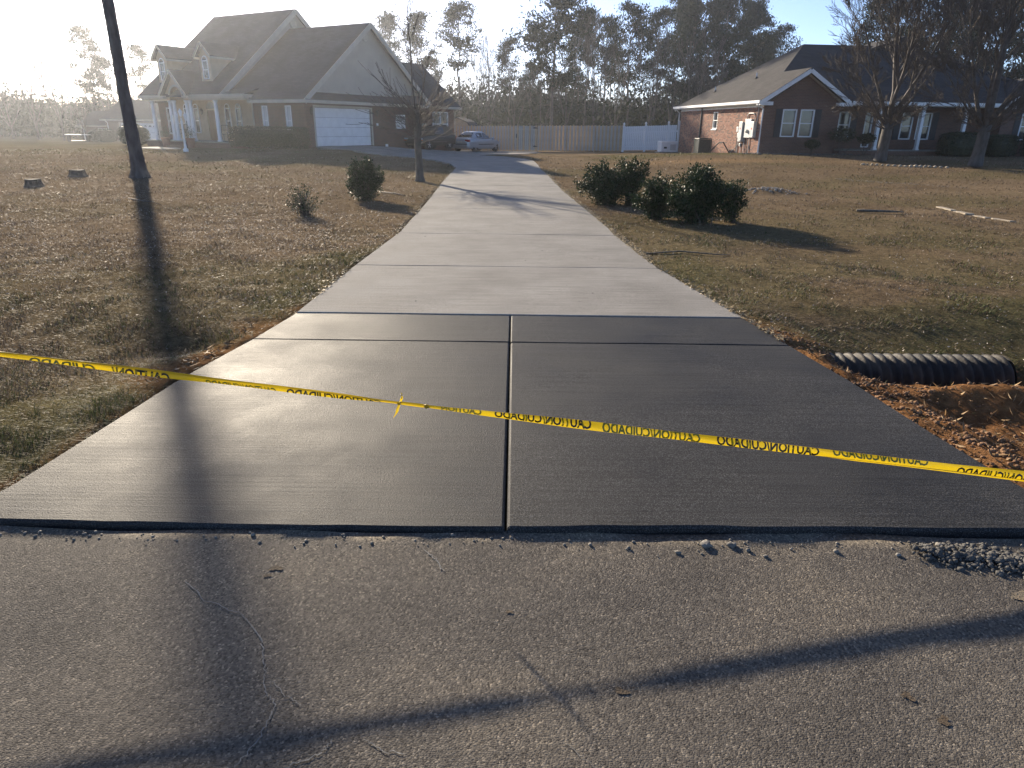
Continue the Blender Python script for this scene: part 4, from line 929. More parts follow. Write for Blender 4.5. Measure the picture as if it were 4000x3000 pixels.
sw.window(LH, 7.92, 8.88, 1.44, 2.29, .05, cols=4, rail=True, pane=M['curtain']); sw.window(LH, 12.0, 13.86, .95, 2.57, .06, cols=2, pane=M['glass'])
for a0, a1 in ((13.42, 12.92), (12.42, 11.92), (9.28, 8.8), (8.24, 7.76)): mw.window(LH, 14.2 - a0, 14.2 - a1, 1.0, 2.55, .045, arch=.27, pane=M['glass'], proud=.05, back=-.03)
lw.window(LH, .85, 1.40, .9, 2.6, .06)
# front door with arched transom
d0, d1 = 14.2 - 11.15, 14.2 - 10.05
mb = MB(); mw.sbox(mb, d0, d0 + .12, .57, 2.42, -.05, .06); mw.sbox(mb, d1 - .12, d1, .57, 2.42, -.05, .06); mw.sbox(mb, d0, d1, 2.42, 2.52, -.05, .07)
for i in range(14):
    t0, t1 = math.pi * i / 14, math.pi * (i + 1) / 14; c = (d0 + d1) / 2; q = [(c + rr * math.cos(t), 2.52 + rr * .95 * math.sin(t)) for t in (t0, t1) for rr in (.60, .46)]
    mb.poly([mw.P(*q[0], .06), mw.P(*q[1], .06), mw.P(*q[3], .06), mw.P(*q[2], .06)])
dr = mb.build('front_door', M['stucco'], LH)
mb = MB(); mw.sbox(mb, d0 + .12, d1 - .12, .58, 2.42, -.06, -.02)
mw.sbox(mb, d0 + .22, d0 + .50, .75, 1.35, -.02, -.005); mw.sbox(mb, d1 - .50, d1 - .22, .75, 1.35, -.02, -.005); mw.sbox(mb, d0 + .22, d0 + .50, 1.5, 2.3, -.02, -.005); mw.sbox(mb, d1 - .50, d1 - .22, 1.5, 2.3, -.02, -.005); mb.build('door_leaf', M['dwood'], dr)
mb = MB(); mb.poly([mw.P((d0 + d1) / 2 + .5 * math.cos(t), 2.5 + .46 * math.sin(t), .03) for t in np.linspace(0, math.pi, 13)]); mb.build('transom_pane', M['glass'], dr)
MB().lathe([(.03, 0), (.035, .02), (.02, .05)], 8, mw.P(d1 - .2, 1.45, 0.0)).build('handle', M['grey'], dr)
# porch
MB().box(-14.5, -4.72, -.35, 1.99, -.4, .50).build('porch_base', M['brick'], LH); MB().box(-14.55, -4.71, -.40, 1.985, .502, .57).build('porch_floor', M['old'], LH)
MB().box(-11.9, -9.7, -.75, -.36, -.4, .28).build('porch_step', M['brick'], LH)
for a in (13.6, 11.78, 11.38, 10.15, 9.78, 7.4): column(LH, -a, -.12, .57, 2.95)
mb = MB(); mb.box(-14.45, -11.45, -.26, .04, 2.95, 3.16); mb.box(-10.12, -4.6, -.26, .04, 2.95, 3.16); mb.build('porch_beam', M['trim'], LH)
mb = MB(); mb.box(-14.6, -12.1, -.44, -.40, 3.06, 3.25); mb.box(-9.5, -4.5, -.44, -.40, 3.06, 3.25); mb.box(-4.5, -4.46, -.44, .3, 3.06, 3.25); mb.build('porch_fascia', M['trim'], LH)
mb = MB(); mb.poly([(-14.5, -.4, 3.05), (-4.6, -.4, 3.05), (-4.6, 2, 3.05), (-14.5, 2, 3.05)]); mb.build('porch_ceiling', M['trim'], LH)
# entry gable with arch
gc = -10.78; mb = MB(); ns = 32; hw = 1.10; ra = .62
for i in range(ns):
    s0, s1 = -hw + 2 * hw * i / ns, -hw + 2 * hw * (i + 1) / ns
    lo = lambda s: 3.10 + math.sqrt(max(0, ra * ra - s * s)) if abs(s) < ra else 2.951
    hi = lambda s: 3.34 + (hw - abs(s)) * 1.10
    mb.poly([(gc + s0, -.30, lo(s0)), (gc + s1, -.30, lo(s1)), (gc + s1, -.30, hi(s1)), (gc + s0, -.30, hi(s0))])
    mb.poly([(gc + s0, -.30, lo(s0)), (gc + s0, .2, lo(s0)), (gc + s1, .2, lo(s1)), (gc + s1, -.30, lo(s1))])
eg = mb.build('entry_gable', M['stucco'], LH)
mb = MB()
for i in range(16):
    t0, t1 = math.pi * i / 16, math.pi * (i + 1) / 16; q = [(gc + rr * math.cos(t), 3.10 + rr * math.sin(t)) for t in (t0, t1) for rr in (ra + .13, ra)]
    mb.prism([(q[0][0], -.303, q[0][1]), (q[1][0], -.303, q[1][1]), (q[3][0], -.303, q[3][1]), (q[2][0], -.303, q[2][1])], (0, -.05, 0))
mb.build('arch_trim', M['trim'], eg)
mb = MB(); ap = (gc, 4.72); e_ = 1.32
for s in (-1, 1): roof_slab(mb, [(gc, -.62, 4.72), (gc + s * e_, -.62, 3.27), (gc + s * e_, -.40, 3.27), (gc, 1.45, 4.72)], .07)
mb.build('entry_roof', M['roof'], LH)
mb = MB()
for s in (-1, 1): mb.beam((gc, -.63, 4.64), (gc + s * e_, -.63, 3.19), .03, .17, (0, 0, 1)); mb.box(min(gc + s * 1.32, gc + s * .88), max(gc + s * 1.32, gc + s * .88), -.6, -.31, 3.05, 3.20)
mb.build('entry_rake_board', M['trim'], LH)
# roofs
mz = lambda y: 3.24 + .805 * (y + .4)
mb = MB(); roof_slab(mb, [(-14.6, -.4, 3.24), (-6.6, -.4, 3.24), (-6.6, 6.26, mz(6.26)), (-14.6, 6.26, mz(6.26))], .12); roof_slab(mb, [(-14.6, 6.26, mz(6.26)), (-6.6, 6.26, mz(6.26)), (-6.6, 12.92, 3.24), (-14.6, 12.92, 3.24)], .12); mb.build('main_roof', M['roof'], LH)
gzz = lambda y: 2.95 + 4.46 * (y + .05) / 5.9
mb = MB(); roof_slab(mb, [(.02, -.05, 2.95), (.02, 5.85, 7.41), (-6.88, 5.85, 7.41), (-6.88, .40, gzz(.40)), (-4.62, .40, gzz(.40)), (-4.62, -.05, 2.95)], .11); roof_slab(mb, [(.02, 5.85, 7.41), (.02, 11.75, 2.95), (-6.88, 11.75, 2.95), (-6.88, 5.85, 7.41)], .11); mb.build('garage_roof', M['roof'], LH)
mb = MB(); roof_slab(mb, [(-6.87, -.4, 3.235), (-4.48, -.4, 3.235), (-4.48, .75, 3.60), (-6.87, .75, 3.60)], .05); mb.build('porch_skirt_roof', M['roof'], LH)
mb = MB(); roof_slab(mb, [(.09, -.07, 2.93), (.09, 11.9, 2.93), (-.37, 11.3, 3.37), (-.37, .50, 3.37)], .05); mb.build('garage_skirt_roof', M['roof'], LH)
mb = MB(); roof_slab(mb, [(.08, 9.2, 2.93), (.08, 15.25, 2.93), (-2.0, 13.4, 5.72), (-2.0, 8.2, 5.72)], .1); roof_slab(mb, [(.08, 15.25, 2.93), (-8, 15.25, 2.93), (-8, 13.4, 5.72), (-2.0, 13.4, 5.72)], .1); roof_slab(mb, [(-2.0, 13.4, 5.72), (-8, 13.4, 5.72), (-8, 8.2, 5.72), (-2.0, 8.2, 5.72)], .1); mb.build('rear_roof', M['roof'], LH)
mb = MB(); roof_slab(mb, [(-17.0, 1.9, 3.0), (-14.25, 1.9, 3.0), (-14.25, 5.6, 4.3), (-15.6, 5.6, 4.3)], .08); roof_slab(mb, [(-17.0, 1.9, 3.0), (-15.6, 5.6, 4.3), (-17.0, 9.3, 3.0)], .08); mb.build('wing_roof', M['roof'], LH)
# fascia, rakes
mb = MB(); mb.box(-4.62, .11, -.11, -.06, 2.76, 2.94); mb.box(.10, .15, -.11, 15.28, 2.76, 2.925); mb.build('fascia', M['trim'], LH)
mb = MB(); mb.poly([(-4.62, -.05, 2.80), (.1, -.05, 2.80), (.1, .31, 2.80), (-4.62, .31, 2.80)]); mb.poly([(-.36, .3, 2.80), (.1, .3, 2.80), (.1, 15.2, 2.80), (-.36, 15.2, 2.80)]); mb.build('soffit', M['trim'], LH)
mb = MB(); mb.beam((.03, -.05, 2.82), (.03, 5.85, 7.27), .05, .26); mb.beam((.03, 5.85, 7.27), (.03, 11.75, 2.82), .05, .26); mb.build('garage_rake_board', M['trim'], LH)
mb = MB(); mb.beam((-6.58, -.36, 3.12), (-6.58, 6.26, 8.46), .05, .28); mb.beam((-6.58, 6.26, 8.46), (-6.58, 12.9, 3.12), .05, .28); mb.build('main_rake_board', M['trim'], LH)
gg = MB(); gg.poly([(-.37, .5, 3.3), (-.37, 11.2, 3.3), (-.37, 5.85, 7.3)]); gab = gg.build('garage_gable', M['siding'], LH)
siding(gab, -.36, lambda z: (-.05 + (z - 2.95) * 5.9 / 4.46 + .12, 11.75 - (z - 2.95) * 5.9 / 4.46 - .12), 3.36, 7.15, .165)
gg = MB(); gg.poly([(-6.91, .2, 3.5), (-6.91, 12.3, 3.5), (-6.91, 6.26, 8.4)]); gab2 = gg.build('main_gable', M['siding'], LH)
siding(gab2, -6.90, lambda z: ((z - 3.24) / .805 - .4 + .15, 12.92 - (z - 3.24) / .805 - .15 + 0), 3.56, 8.35, .165)
def octvent(par, x, y, z, r_):
    mb = MB(); pts = [(x, y + r_ * math.cos(a), z + r_ * math.sin(a)) for a in [math.pi / 8 + math.pi / 4 * i for i in range(8)]]; mb.prism(pts, (.05, 0, 0)); o = mb.build('gable_vent', M['trim'], par)
    m2 = MB()
    for i in range(5): zz = z - r_ * .6 + i * r_ * .3; m2.box(x + .051, x + .06, y - r_ * .6, y + r_ * .6, zz, zz + r_ * .14)
    m2.build('louvre', M['siding'], o)
octvent(LH, -.335, 5.6, 6.62, .26); octvent(LH, -6.88, 6.2, 7.75, .28)
mb = MB(); mb.tube([(-4.55, -.38, 3.1), (-4.55, -.1, 2.95), (-4.62, .24, 2.8), (-4.62, .24, .3)], .045, 6); mb.build('downspout', M['trim'], LH)
mb = MB(); mb.tube([(.08, 15.1, 2.85), (-.28, 14.95, 2.6), (-.28, 14.95, .0)], .045, 6); mb.build('downspout', M['trim'], LH)
# dormers
def dormer(a):
    x0, x1 = -a - .48, -a + .48; yf = .62; mb = MB(); w = WP((x0, yf), (1, 0))
    hole = [(.23, .73, 4.18, 5.30)]; w.wall(mb, .96, 3.9, 5.55, hole, .08)
    mb.poly([(x0, yf, 5.55), (x1, yf, 5.55), (-a, yf, 6.12)])
    for x in (x0, x1): mb.poly([(x, yf, 3.9), (x, yf, 5.55), (x, 2.5, 5.55)])
    d = mb.build('dormer', M['stucco'], LH); w2 = w.window(d, .23, .73, 4.18, 5.22, .045, arch=.26, proud=.035, back=-.03)
    mb = MB(); e = .76
    for s in (-1, 1): roof_slab(mb, [(-a, yf - .22, 6.26), (-a + s * e, yf - .22, 5.46), (-a + s * e, 2.42, 5.46), (-a, 3.45, 6.26)], .06)
    mb.build('dormer_roof', M['roof'], d)
    mb = MB()
    for s in (-1, 1): mb.beam((-a, yf - .23, 6.19), (-a + s * e, yf - .23, 5.39), .03, .13); mb.beam((-a + s * (e - .01), yf - .2, 5.36), (-a + s * (e - .01), 2.4, 5.36), .05, .12)
    mb.build('dormer_trim', M['trim'], d)
    for o in w2.children: pass
dormer(8.83); dormer(13.05)
# garage door: frame and four sections
gd = MB(); sw.sbox(gd, .58, .70, .42, 2.56, -.17, .02); sw.sbox(gd, 5.5, 5.62, .42, 2.56, -.17, .02); sw.sbox(gd, .58, 5.62, 2.56, 2.68, -.17, .024); gd = gd.build('garage_door', M['trim'], LH)
for i in range(4):
    z0 = .43 + i * .532; mb = MB(); sw.sbox(mb, .71, 5.49, z0, z0 + .52, -.16, -.11)
    for k in range(8):
        a0 = .80 + k * .585; sw.sbox(mb, a0, a0 + .48, z0 + .09, z0 + .43, -.11, -.10)
    mb.build('door_section', M['white'], gd)
def wall_lantern(w, a, z, par):
    p = w.P(a, z, .12); mb = MB(); mb.lathe([(.03, -.2), (.07, -.14), (.085, .08), (.1, .1), (.02, .2)], 6, p); o = mb.build('wall_lantern', M['black'], par); m2 = MB(); w.sbox(m2, a - .04, a + .04, z - .1, z + .08, 0.002, .1); m2.build('bracket', M['black'], o)
wall_lantern(sw, .35, 2.35, LH); wall_lantern(sw, 5.95, 2.35, LH); wall_lantern(mw, 14.2 - 11.5, 2.35, LH)
for a0, a1, z0, z1, d_ in ((10.7, 11.12, .95, 1.78, .14), (11.2, 11.62, .93, 1.62, .10)):
    mb = MB(); sw.sbox(mb, a0, a1, z0, z1, .002, d_); mb.build('utility_box', M['grey'], LH, bevel=.01)
for a0 in (9.55, 9.95):
    mb = MB(); sw.sbox(mb, a0, a0 + .24, .72, 1.02, .002, .13); o = mb.build('meter_box', M['grey'], LH, bevel=.01); mb = MB(); sw.sbox(mb, a0 + .09, a0 + .14, -.2, .72, .02, .07); mb.build('conduit', M['grey'], o)
mb = MB(); sw.sbox(mb, 5.95, 6.1, 1.55, 1.75, .002, .06); mb.build('keypad', M['white'], LH)
mb = MB(); sw.sbox(mb, 6.75, 6.97, .25, .48, .002, .05); mb.build('outlet_cover', M['white'], LH)
# hedge, lamp post, chairs, pots in front of the porch
hx, hy = lh_world(-2.3, -.85)
hedge('clipped_hedge', 'long dark clipped hedge along the front wall of the left house', (hx, hy, gz1(hx, hy) - .03), LHr, 5.6, 1.1, 1.15, 9000, 41, .075, .12)
lx, ly = -18.12, 39.62; lp = thing('lamp_post', 'white three-lantern lamp post standing before the porch', 'lamp', (lx, ly, gz1(lx, ly)))
MB().lathe([(.14, 0), (.14, .12), (.07, .2), (.05, .5), (.045, 1.5), (.07, 1.56), (.04, 1.6), (.03, 1.75)], 12).build('post', M['white'], lp)
for i, (dx, dz) in enumerate(((-.24, 1.62), (.24, 1.62), (0, 1.80))):
    if dx: MB().tube([(0, 0, 1.5), (dx * .6, 0, 1.46), (dx, 0, 1.55), (dx, 0, dz)], .015, 6).build('arm', M['white'], lp)
    lan = MB().lathe([(.03, 0), (.06, .03), (.10, .25), (.115, .26), (.03, .36), (.012, .42)], 8, (dx, 0, dz)).build('lantern', M['white'], lp); MB().lathe([(.05, .05), (.085, .22)], 8, (dx, 0, dz)).build('lantern_glass', M['glass'], lan)
def porch_chair(x, y, rz, label):
    wx, wy = lh_world(x, y); t = thing('porch_chair', label, 'chair', (wx, wy, .575), LHr + rz, 'metal chairs on the porch')
    MB().box(-.24, .24, -.22, .22, .40, .43).build('seat', M['black'], t)
    mb = MB(); mb.beam((-.23, .22, .43), (-.23, .30, .95), .03, .03, (1, 0, 0)); mb.beam((.23, .22, .43), (.23, .30, .95), .03, .03, (1, 0, 0)); mb.beam((-.24, .3, .95), (.24, .3, .95), .03, .03)
    for k in range(5): mb.beam((-.18 + .09 * k, .22, .44), (-.18 + .09 * k, .295, .94), .012, .012, (1, 0, 0))
    mb.build('backrest', M['black'], t)
    for sx in (-.22, .22):
        for sy in (-.2, .2): MB().box(sx - .015, sx + .015, sy - .015, sy + .015, 0, .40).build('leg', M['black'], t)
        MB().box(sx - .02, sx + .02, -.2, .24, .62, .65).build('armrest', M['black'], t)
porch_chair(-8.55, 1.0, .3, 'black metal chair on the porch right of the front door'); porch_chair(-12.6, 1.0, -.2, 'black metal chair on the porch left of the front door')
for px, lab in ((-9.55, 'tall terracotta planter at the right of the porch steps'), (-12.0, 'tall terracotta planter at the left of the porch steps')):
    wx, wy = lh_world(px, -.65); z0 = gz1(wx, wy); t = thing('planter', lab, 'planter', (wx, wy, z0)); MB().lathe([(.16, 0), (.2, .1), (.26, .5), (.29, .52), (.29, .58), (.22, .58)], 12).build('pot', M['brickA'], t); C = RNG.normal(0, .16, (260, 3)) * np.array([1, 1, 1.2]) + np.array([0, 0, .82]); V, Fi = leaf_mesh(C, np.full(260, .11), RNG, .3, 1.0); mesh_obj('foliage', V, Fi, M['box'], t)
wx, wy = lh_world(-15.6, -.5); hedge('round_bush', 'round clipped bush beyond the left porch column', (wx, wy, gz1(wx, wy)), 0, 1.9, 1.7, 1.35, 4200, 43, .08, 1.0, cat='bush')

# ---------------------------------------------------------------- brick house on the right
RHo = (13.49, 40.0); RHr = R(6.5)
RH = thing('brown_brick_house', 'single-storey brown brick house with front gable and black shutters at right', 'house', (*RHo, 0), RHr)
def rh_world(x, y): c, s = math.cos(RHr), math.sin(RHr); return (RHo[0] + c * x - s * y, RHo[1] + s * x + c * y)
ls = WP((0, 13.2), (0, -1)); ff = WP((0, 0), (1, 0)); pf = WP((4.4, 1.5), (1, 0)); rf = WP((14.2, 0), (1, 0))
WH = [(13.2 - 7.05, 13.2 - 6.3, 1.66, 2.66)]
mb = MB(); ls.wall(mb, 13.2, -.4, 3.0, WH, .16); sidew = mb.build('side_wall', M['mortar'], RH)
mb = MB(); ff.wall(mb, 4.4, -.4, 3.06, [(1.12, 1.92, 1.28, 2.70), (2.14, 2.94, 1.28, 2.70)]); mb.poly([(.0, 0, 3.06), (4.4, 0, 3.06), (2.2, 0, 4.5)]); WP((4.4, 0), (0, 1)).wall(mb, 1.5, -.4, 3.06); mb.build('front_wall', M['brickR'], RH)
ph = [(.88, 1.6, 1.25, 2.66), (2.5, 2.95, .75, 2.66), (3.1, 4.0, .66, 2.7), (4.75, 5.45, 1.2, 2.66), (5.75, 6.6, 1.2, 2.66)]
mb = MB(); pf.wall(mb, 9.8, -.4, 3.06, ph); mb.build('porch_wall', M['brickR'], RH)
mb = MB(); WP((14.2, 1.5), (0, -1)).wall(mb, 1.5, -.4, 3.06); rf.wall(mb, 4.3, -.4, 3.06, [(1.2, 2.0, 1.25, 2.7), (2.3, 3.1, 1.25, 2.7)]); mb.poly([(14.2, 0, 3.06), (18.5, 0, 3.06), (16.35, 0, 4.4)]); WP((18.5, 0), (0, 1)).wall(mb, 13.2, -.4, 3.06); WP((18.5, 13.2), (-1, 0)).wall(mb, 18.5, -.4, 3.06); mb.build('right_wall', M['brickR'], RH)
# bricks of the sunlit side wall
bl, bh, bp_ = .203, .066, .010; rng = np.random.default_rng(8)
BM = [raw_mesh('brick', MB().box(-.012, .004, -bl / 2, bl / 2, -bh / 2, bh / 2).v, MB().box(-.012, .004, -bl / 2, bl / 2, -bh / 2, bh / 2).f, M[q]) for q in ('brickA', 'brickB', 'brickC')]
rest = {0: MB(), 1: MB(), 2: MB()}; nind = 0
for row in range(-4, 40):
    z = row * .076 + .038
    if z > 2.96: break
    off = .107 if row % 2 else 0
    for cidx in range(63):
        y = .105 + off + cidx * .2135
        if y > 13.09: break
        if any((13.2 - h[1] - .1) < y < (13.2 - h[0] + .1) and h[2] - .03 < z < h[3] + .03 for h in WH): continue
        kind = int(rng.choice(3, p=[.45, .33, .22])); pr = -.004 + .004 * rng.random()
        if y < 1.62 and z > .25 and nind < 300:
            o = bpy.data.objects.new('brick', BM[kind]); o.location = (pr - .002, y, z); link(o, sidew); nind += 1
        else: rest[kind].box(pr - .014, pr + .002, y - bl / 2, y + bl / 2, z - bh / 2, z + bh / 2)
for kk, q in enumerate(('brickA', 'brickB', 'brickC')): tag(rest[kk].build('brick_courses', M[q], sidew), kind='stuff')
def shutters(w, par, a0, a1, z0, z1, wd=.36):
    for s0 in (a0 - wd - .03, a1 + .03):
        mb = MB(); w.sbox(mb, s0, s0 + .05, z0, z1, .004, .05); w.sbox(mb, s0 + wd - .05, s0 + wd, z0, z1, .004, .05); w.sbox(mb, s0 + .05, s0 + wd - .05, z0, z0 + .07, .004, .048); w.sbox(mb, s0 + .05, s0 + wd - .05, z1 - .07, z1, .004, .048)
        o = mb.build('shutter', M['shutter'], par); m2 = MB()
        for k in range(14): zz = z0 + .09 + k * (z1 - z0 - .2) / 14; w.sbox(m2, s0 + .05, s0 + wd - .05, zz, zz + .06, .006, .03)
        m2.build('louvre', M['shutter'], o)
ls.window(RH, WH[0][0], WH[0][1], 1.66, 2.66, .06, sill=M['white'], proud=.0, back=-.14)
ff.window(RH, 1.12, 1.92, 1.28, 2.70, .06); ff.window(RH, 2.14, 2.94, 1.28, 2.70, .06)
def one_shutter(w, par, s0, z0, z1, wd=.36):
    mb = MB(); w.sbox(mb, s0, s0 + wd, z0, z1, .004, .03); o = mb.build('shutter', M['shutter'], par); m2 = MB()
    for k in range(15): zz = z0 + .06 + k * (z1 - z0 - .14) / 15; w.sbox(m2, s0 + .05, s0 + wd - .05, zz, zz + .06, .031, .045)
    m2.build('louvre', M['shutter'], o)
one_shutter(ff, RH, .72, 1.26, 2.72); one_shutter(ff, RH, 2.98, 1.26, 2.72)
pf.window(RH, .88, 1.6, 1.25, 2.66, .06); pf.window(RH, 2.5, 2.95, .75, 2.66, .05, rail=False); pf.window(RH, 4.75, 5.45, 1.2, 2.66, .06); pf.window(RH, 5.75, 6.6, 1.2, 2.66, .06)
one_shutter(pf, RH, .48, 1.2, 2.7); one_shutter(pf, RH, 1.64, 1.2, 2.7); one_shutter(pf, RH, 4.33, 1.18, 2.7); one_shutter(pf, RH, 6.66, 1.18, 2.7)
rf.window(RH, 1.2, 2.0, 1.25, 2.7, .06); rf.window(RH, 2.3, 3.1, 1.25, 2.7, .06); one_shutter(rf, RH, .8, 1.2, 2.7)
mb = MB(); pf.sbox(mb, 3.1, 4.0, .66, 2.7, -.1, -.05); d = mb.build('front_door', M['dwood'], RH); mb = MB(); pf.sbox(mb, 3.3, 3.8, 1.5, 2.5, -.05, -.04); mb.build('door_glass', M['glass'], d)
MB().box(4.45, 14.15, -.45, 1.49, -.4, .60).build('porch_base', M['brickR'], RH); MB().box(4.42, 14.17, -.5, 1.485, .602, .66).build('porch_floor', M['old'], RH)
for x in (6.62, 9.15, 11.75): column(RH, x, -.25, .66, 2.94, .085, sq=True)
mb = MB(); mb.box(4.85, 14.0, -.36, -.14, 2.94, 3.10); mb.build('porch_beam', M['white'], RH); mb = MB(); mb.poly([(4.4, -.3, 2.96), (14.2, -.3, 2.96), (14.2, 1.5, 2.96), (4.4, 1.5, 2.96)]); mb.build('porch_ceiling', M['trim'], RH)
lz = lambda x: 3.12 + .635 * (x + .4)
mb = MB(); roof_slab(mb, [(-.42, -.38, lz(-.42)), (2.2, -.38, lz(2.2)), (2.2, 2.75, lz(2.2)), (5.15, 6.6, lz(5.15)), (-.42, 13.6, lz(-.42))], .10)
roof_slab(mb, [(2.2, -.38, lz(2.2)), (4.82, -.38, lz(-.42)), (4.82, -.36, lz(-.42)), (2.2, 2.75, lz(2.2))], .10)
roof_slab(mb, [(2.2, 2.75, lz(2.2)), (4.78, -.46, 3.15), (14.4, -.46, 3.15), (18.9, 2.0, 3.9), (12.2, 6.6, lz(5.15)), (5.15, 6.6, lz(5.15))], .09)
roof_slab(mb, [(5.15, 6.6, lz(5.15)), (12.2, 6.6, lz(5.15)), (18.9, 13.6, 3.1), (-.42, 13.6, 3.1)], .09); roof_slab(mb, [(12.2, 6.6, lz(5.15)), (18.9, -.3, 3.1), (18.9, 13.6, 3.1)], .09)
for s in (-1, 1): roof_slab(mb, [(16.35, -.38, 4.6), (16.35 + s * 2.5, -.38, 3.1), (16.35 + s * 2.5, 1.5, 3.1), (16.35, 3.2, 4.6)], .1)
roof_slab(mb, [(8.6, 6.0, 6.2), (11.0, 5.4, 7.1), (11.0, 9, 7.1), (8.6, 9, 6.2)], .1); roof_slab(mb, [(11.0, 5.4, 7.1), (14.2, 6.0, 5.7), (14.2, 9, 5.7), (11.0, 9, 7.1)], .1); mb.poly([(8.6, 6.0, 6.1), (14.2, 6.0, 5.6), (11.0, 5.4, 7.05)])
mb.build('roof', M['roofR'], RH)
for gx_, gw, zt in ((2.2, 2.64, lz(2.2)), (16.35, 2.52, 4.6)):
  for s in (-1, 1):
    mb = MB(); mb.beam((gx_, -.40, zt - .15), (gx_ + s * gw, -.40, lz(-.42) - .15), .04, .20); mb.box(min(gx_ + s * gw, gx_ + s * (gw - .75)), max(gx_ + s * gw, gx_ + s * (gw - .75)), -.40, .02, 2.88, 3.06); mb.build('rake_board', M['white'], RH)
mb = MB(); mb.poly([(.0, -.36, 3.02), (2.2, -.36, 4.44), (2.2, 0.01, 4.44), (0, .01, 3.02)]); mb.poly([(2.2, -.36, 4.44), (4.4, -.36, 3.02), (4.4, .01, 3.02), (2.2, .01, 4.44)]); mb.build('gable_soffit', M['trim'], RH)
mb = MB(); mb.box(-.50, -.43, -.42, 13.62, 2.98, 3.12); mb.build('gutter', M['white'], RH); mb = MB(); mb.box(-.43, .0, -.40, 13.6, 2.94, 2.98); mb.box(-.02, .0, 0, 13.2, 2.80, 2.94); mb.build('soffit', M['white'], RH)
mb = MB(); mb.box(4.8, 14.2, -.50, -.46, 2.98, 3.15); mb.build('porch_fascia', M['white'], RH)
mb = MB(); mb.tube([(-.45, -.2, 3.0), (-.42, -.15, 2.86), (-.08, -.10, 2.70), (-.07, -.09, .35), (-.16, -.16, .30)], .048, 6); mb.build('downspout', M['white'], RH)
mb = MB(); mb.tube([(-.45, 13.3, 3.0), (-.1, 13.28, 2.7), (-.08, 13.28, .1)], .048, 6); mb.build('downspout', M['white'], RH)
mb = MB(); mb.tube([(-.06, 9.0, 2.95), (-.06, 9.0, .2)], .05, 6); mb.build('conduit_mast', M['black'], RH)
for vx, vy in ((1.9, 5.6), (.95, 9.6)):
    mb = MB(); mb.lathe([(.045, -.1), (.045, .30), (.05, .32)], 8, (vx, vy, lz(vx))); o = mb.build('roof_vent_pipe', M['white'], RH); MB().lathe([(.14, -.02), (.10, .03), (.055, .10)], 8, (vx, vy, lz(vx))).build('vent_flashing', M['black'], o)
# utility boxes on the sunlit wall
def ubox(y0, y1, z0, z1, d_, m_=None, nm='electrical_box'):
    return MB().box(-d_, -.008, y0, y1, z0, z1).build(nm, m_ or M['grey'], RH, bevel=.012)
a = ubox(2.05, 2.50, .98, 2.06, .20); c = ubox(.55, 1.0, 1.22, 2.06, .20); bb = ubox(1.12, 1.92, 1.20, 2.2, .12)
M['redlabel'] = pm('red_label', (.5, .03, .05)); M['paper'] = pm('paper_label', (.6, .58, .5))
for o, y in ((a, 2.28), (c, .78)): MB().box(-.206, -.201, y - .06, y + .06, 1.64, 1.74).build('warning_label', M['redlabel'], o); MB().box(-.206, -.201, y - .08, y + .08, 1.84, 1.90).build('paper_label', M['paper'], o)
MB().lathe([(.10, 0), (.10, .05), (.085, .11), (.03, .13)], 14, (-.12, 1.45, 1.55), 'X').build('meter_dial', M['paper'], bb)
for v in bb.children[0].data.vertices: v.co.x = -.24 - v.co.x
ubox(2.75, 3.0, 1.5, 1.78, .12); ubox(2.62, 2.85, 1.18, 1.45, .10); ubox(2.3, 2.45, .72, .88, .1)
mb = MB(); mb.tube([(-.06, 1.75, 2.2), (-.06, 1.75, 2.40), (-.06, 1.6, 2.5), (-.06, 1.0, 2.5), (-.06, .82, 2.40), (-.06, .82, 2.06)], .03, 8); mb.build('conduit_bend', M['grey'], RH, True)
for y, z in ((2.9, 1.5), (2.75, 1.18), (2.28, .98), (1.85, 1.2), (1.45, 1.2), (1.2, 1.2)): MB().tube([(-.06, y, z), (-.06, y, .1)], .022, 6).build('conduit', M['black'] if y in (2.9, 1.45) else M['grey'], RH)
MB().tube([(-.05, .5, 2.95), (-.05, .52, 2.06)], .03, 6).build('conduit', M['grey'], RH)
# machines by the wall
wx, wy = rh_world(-1.15, 5.4); ac = thing('air_conditioner', 'dark slatted air conditioning unit against the sunlit brick wall', 'air conditioner', (wx, wy, gz1(wx, wy) - .02), RHr)
MB().box(-.5, .5, -.5, .5, -.05, .05).build('pad', M['old'], ac); MB().box(-.36, .36, -.36, .36, .05, .86).build('core', M['black'], ac); MB().box(-.41, .41, -.41, .41, .88, .93).build('top_cover', M['shutter'], ac, bevel=.02); MB().lathe([(.28, .932), (.28, .95), (.05, .96)], 18).build('fan_grille', M['black'], ac)
M['acgreen'] = pm('dark_green_steel', (.018, .030, .028), (.026, .04, .036), 5, .35, spec=.6)
for k in range(12):
    z = .08 + k * .066; mb = MB(); mb.box(-.405, -.36, -.40, .40, z, z + .036); mb.box(.36, .405, -.40, .40, z, z + .036); mb.box(-.40, .40, -.405, -.36, z, z + .036); mb.box(-.40, .40, .36, .405, z, z + .036); mb.build('slat', M['acgreen'], ac)
for sx in (-.39, .39):
    for sy in (-.39, .39): MB().box(sx - .025, sx + .025, sy - .025, sy + .025, .05, .88).build('corner_post', M['acgreen'], ac)
wx, wy = rh_world(-1.35, 11.6); gn = thing('standby_generator', 'white standby generator box beside the white fence', 'generator', (wx, wy, gz1(wx, wy) - .02), RHr + R(8))
MB().box(-.75, .75, -.42, .42, -.06, .08).build('pad', M['old'], gn); MB().box(-.60, .60, -.33, .33, .08, .70).build('body', M['vinyl'], gn, bevel=.03); lid = MB(); lid.prism([(-.63, -.36, .70), (-.63, .36, .70), (-.63, .34, .80), (-.63, -.30, .80)], (1.26, 0, 0)); lid.build('lid', M['white'], gn, bevel=.02)
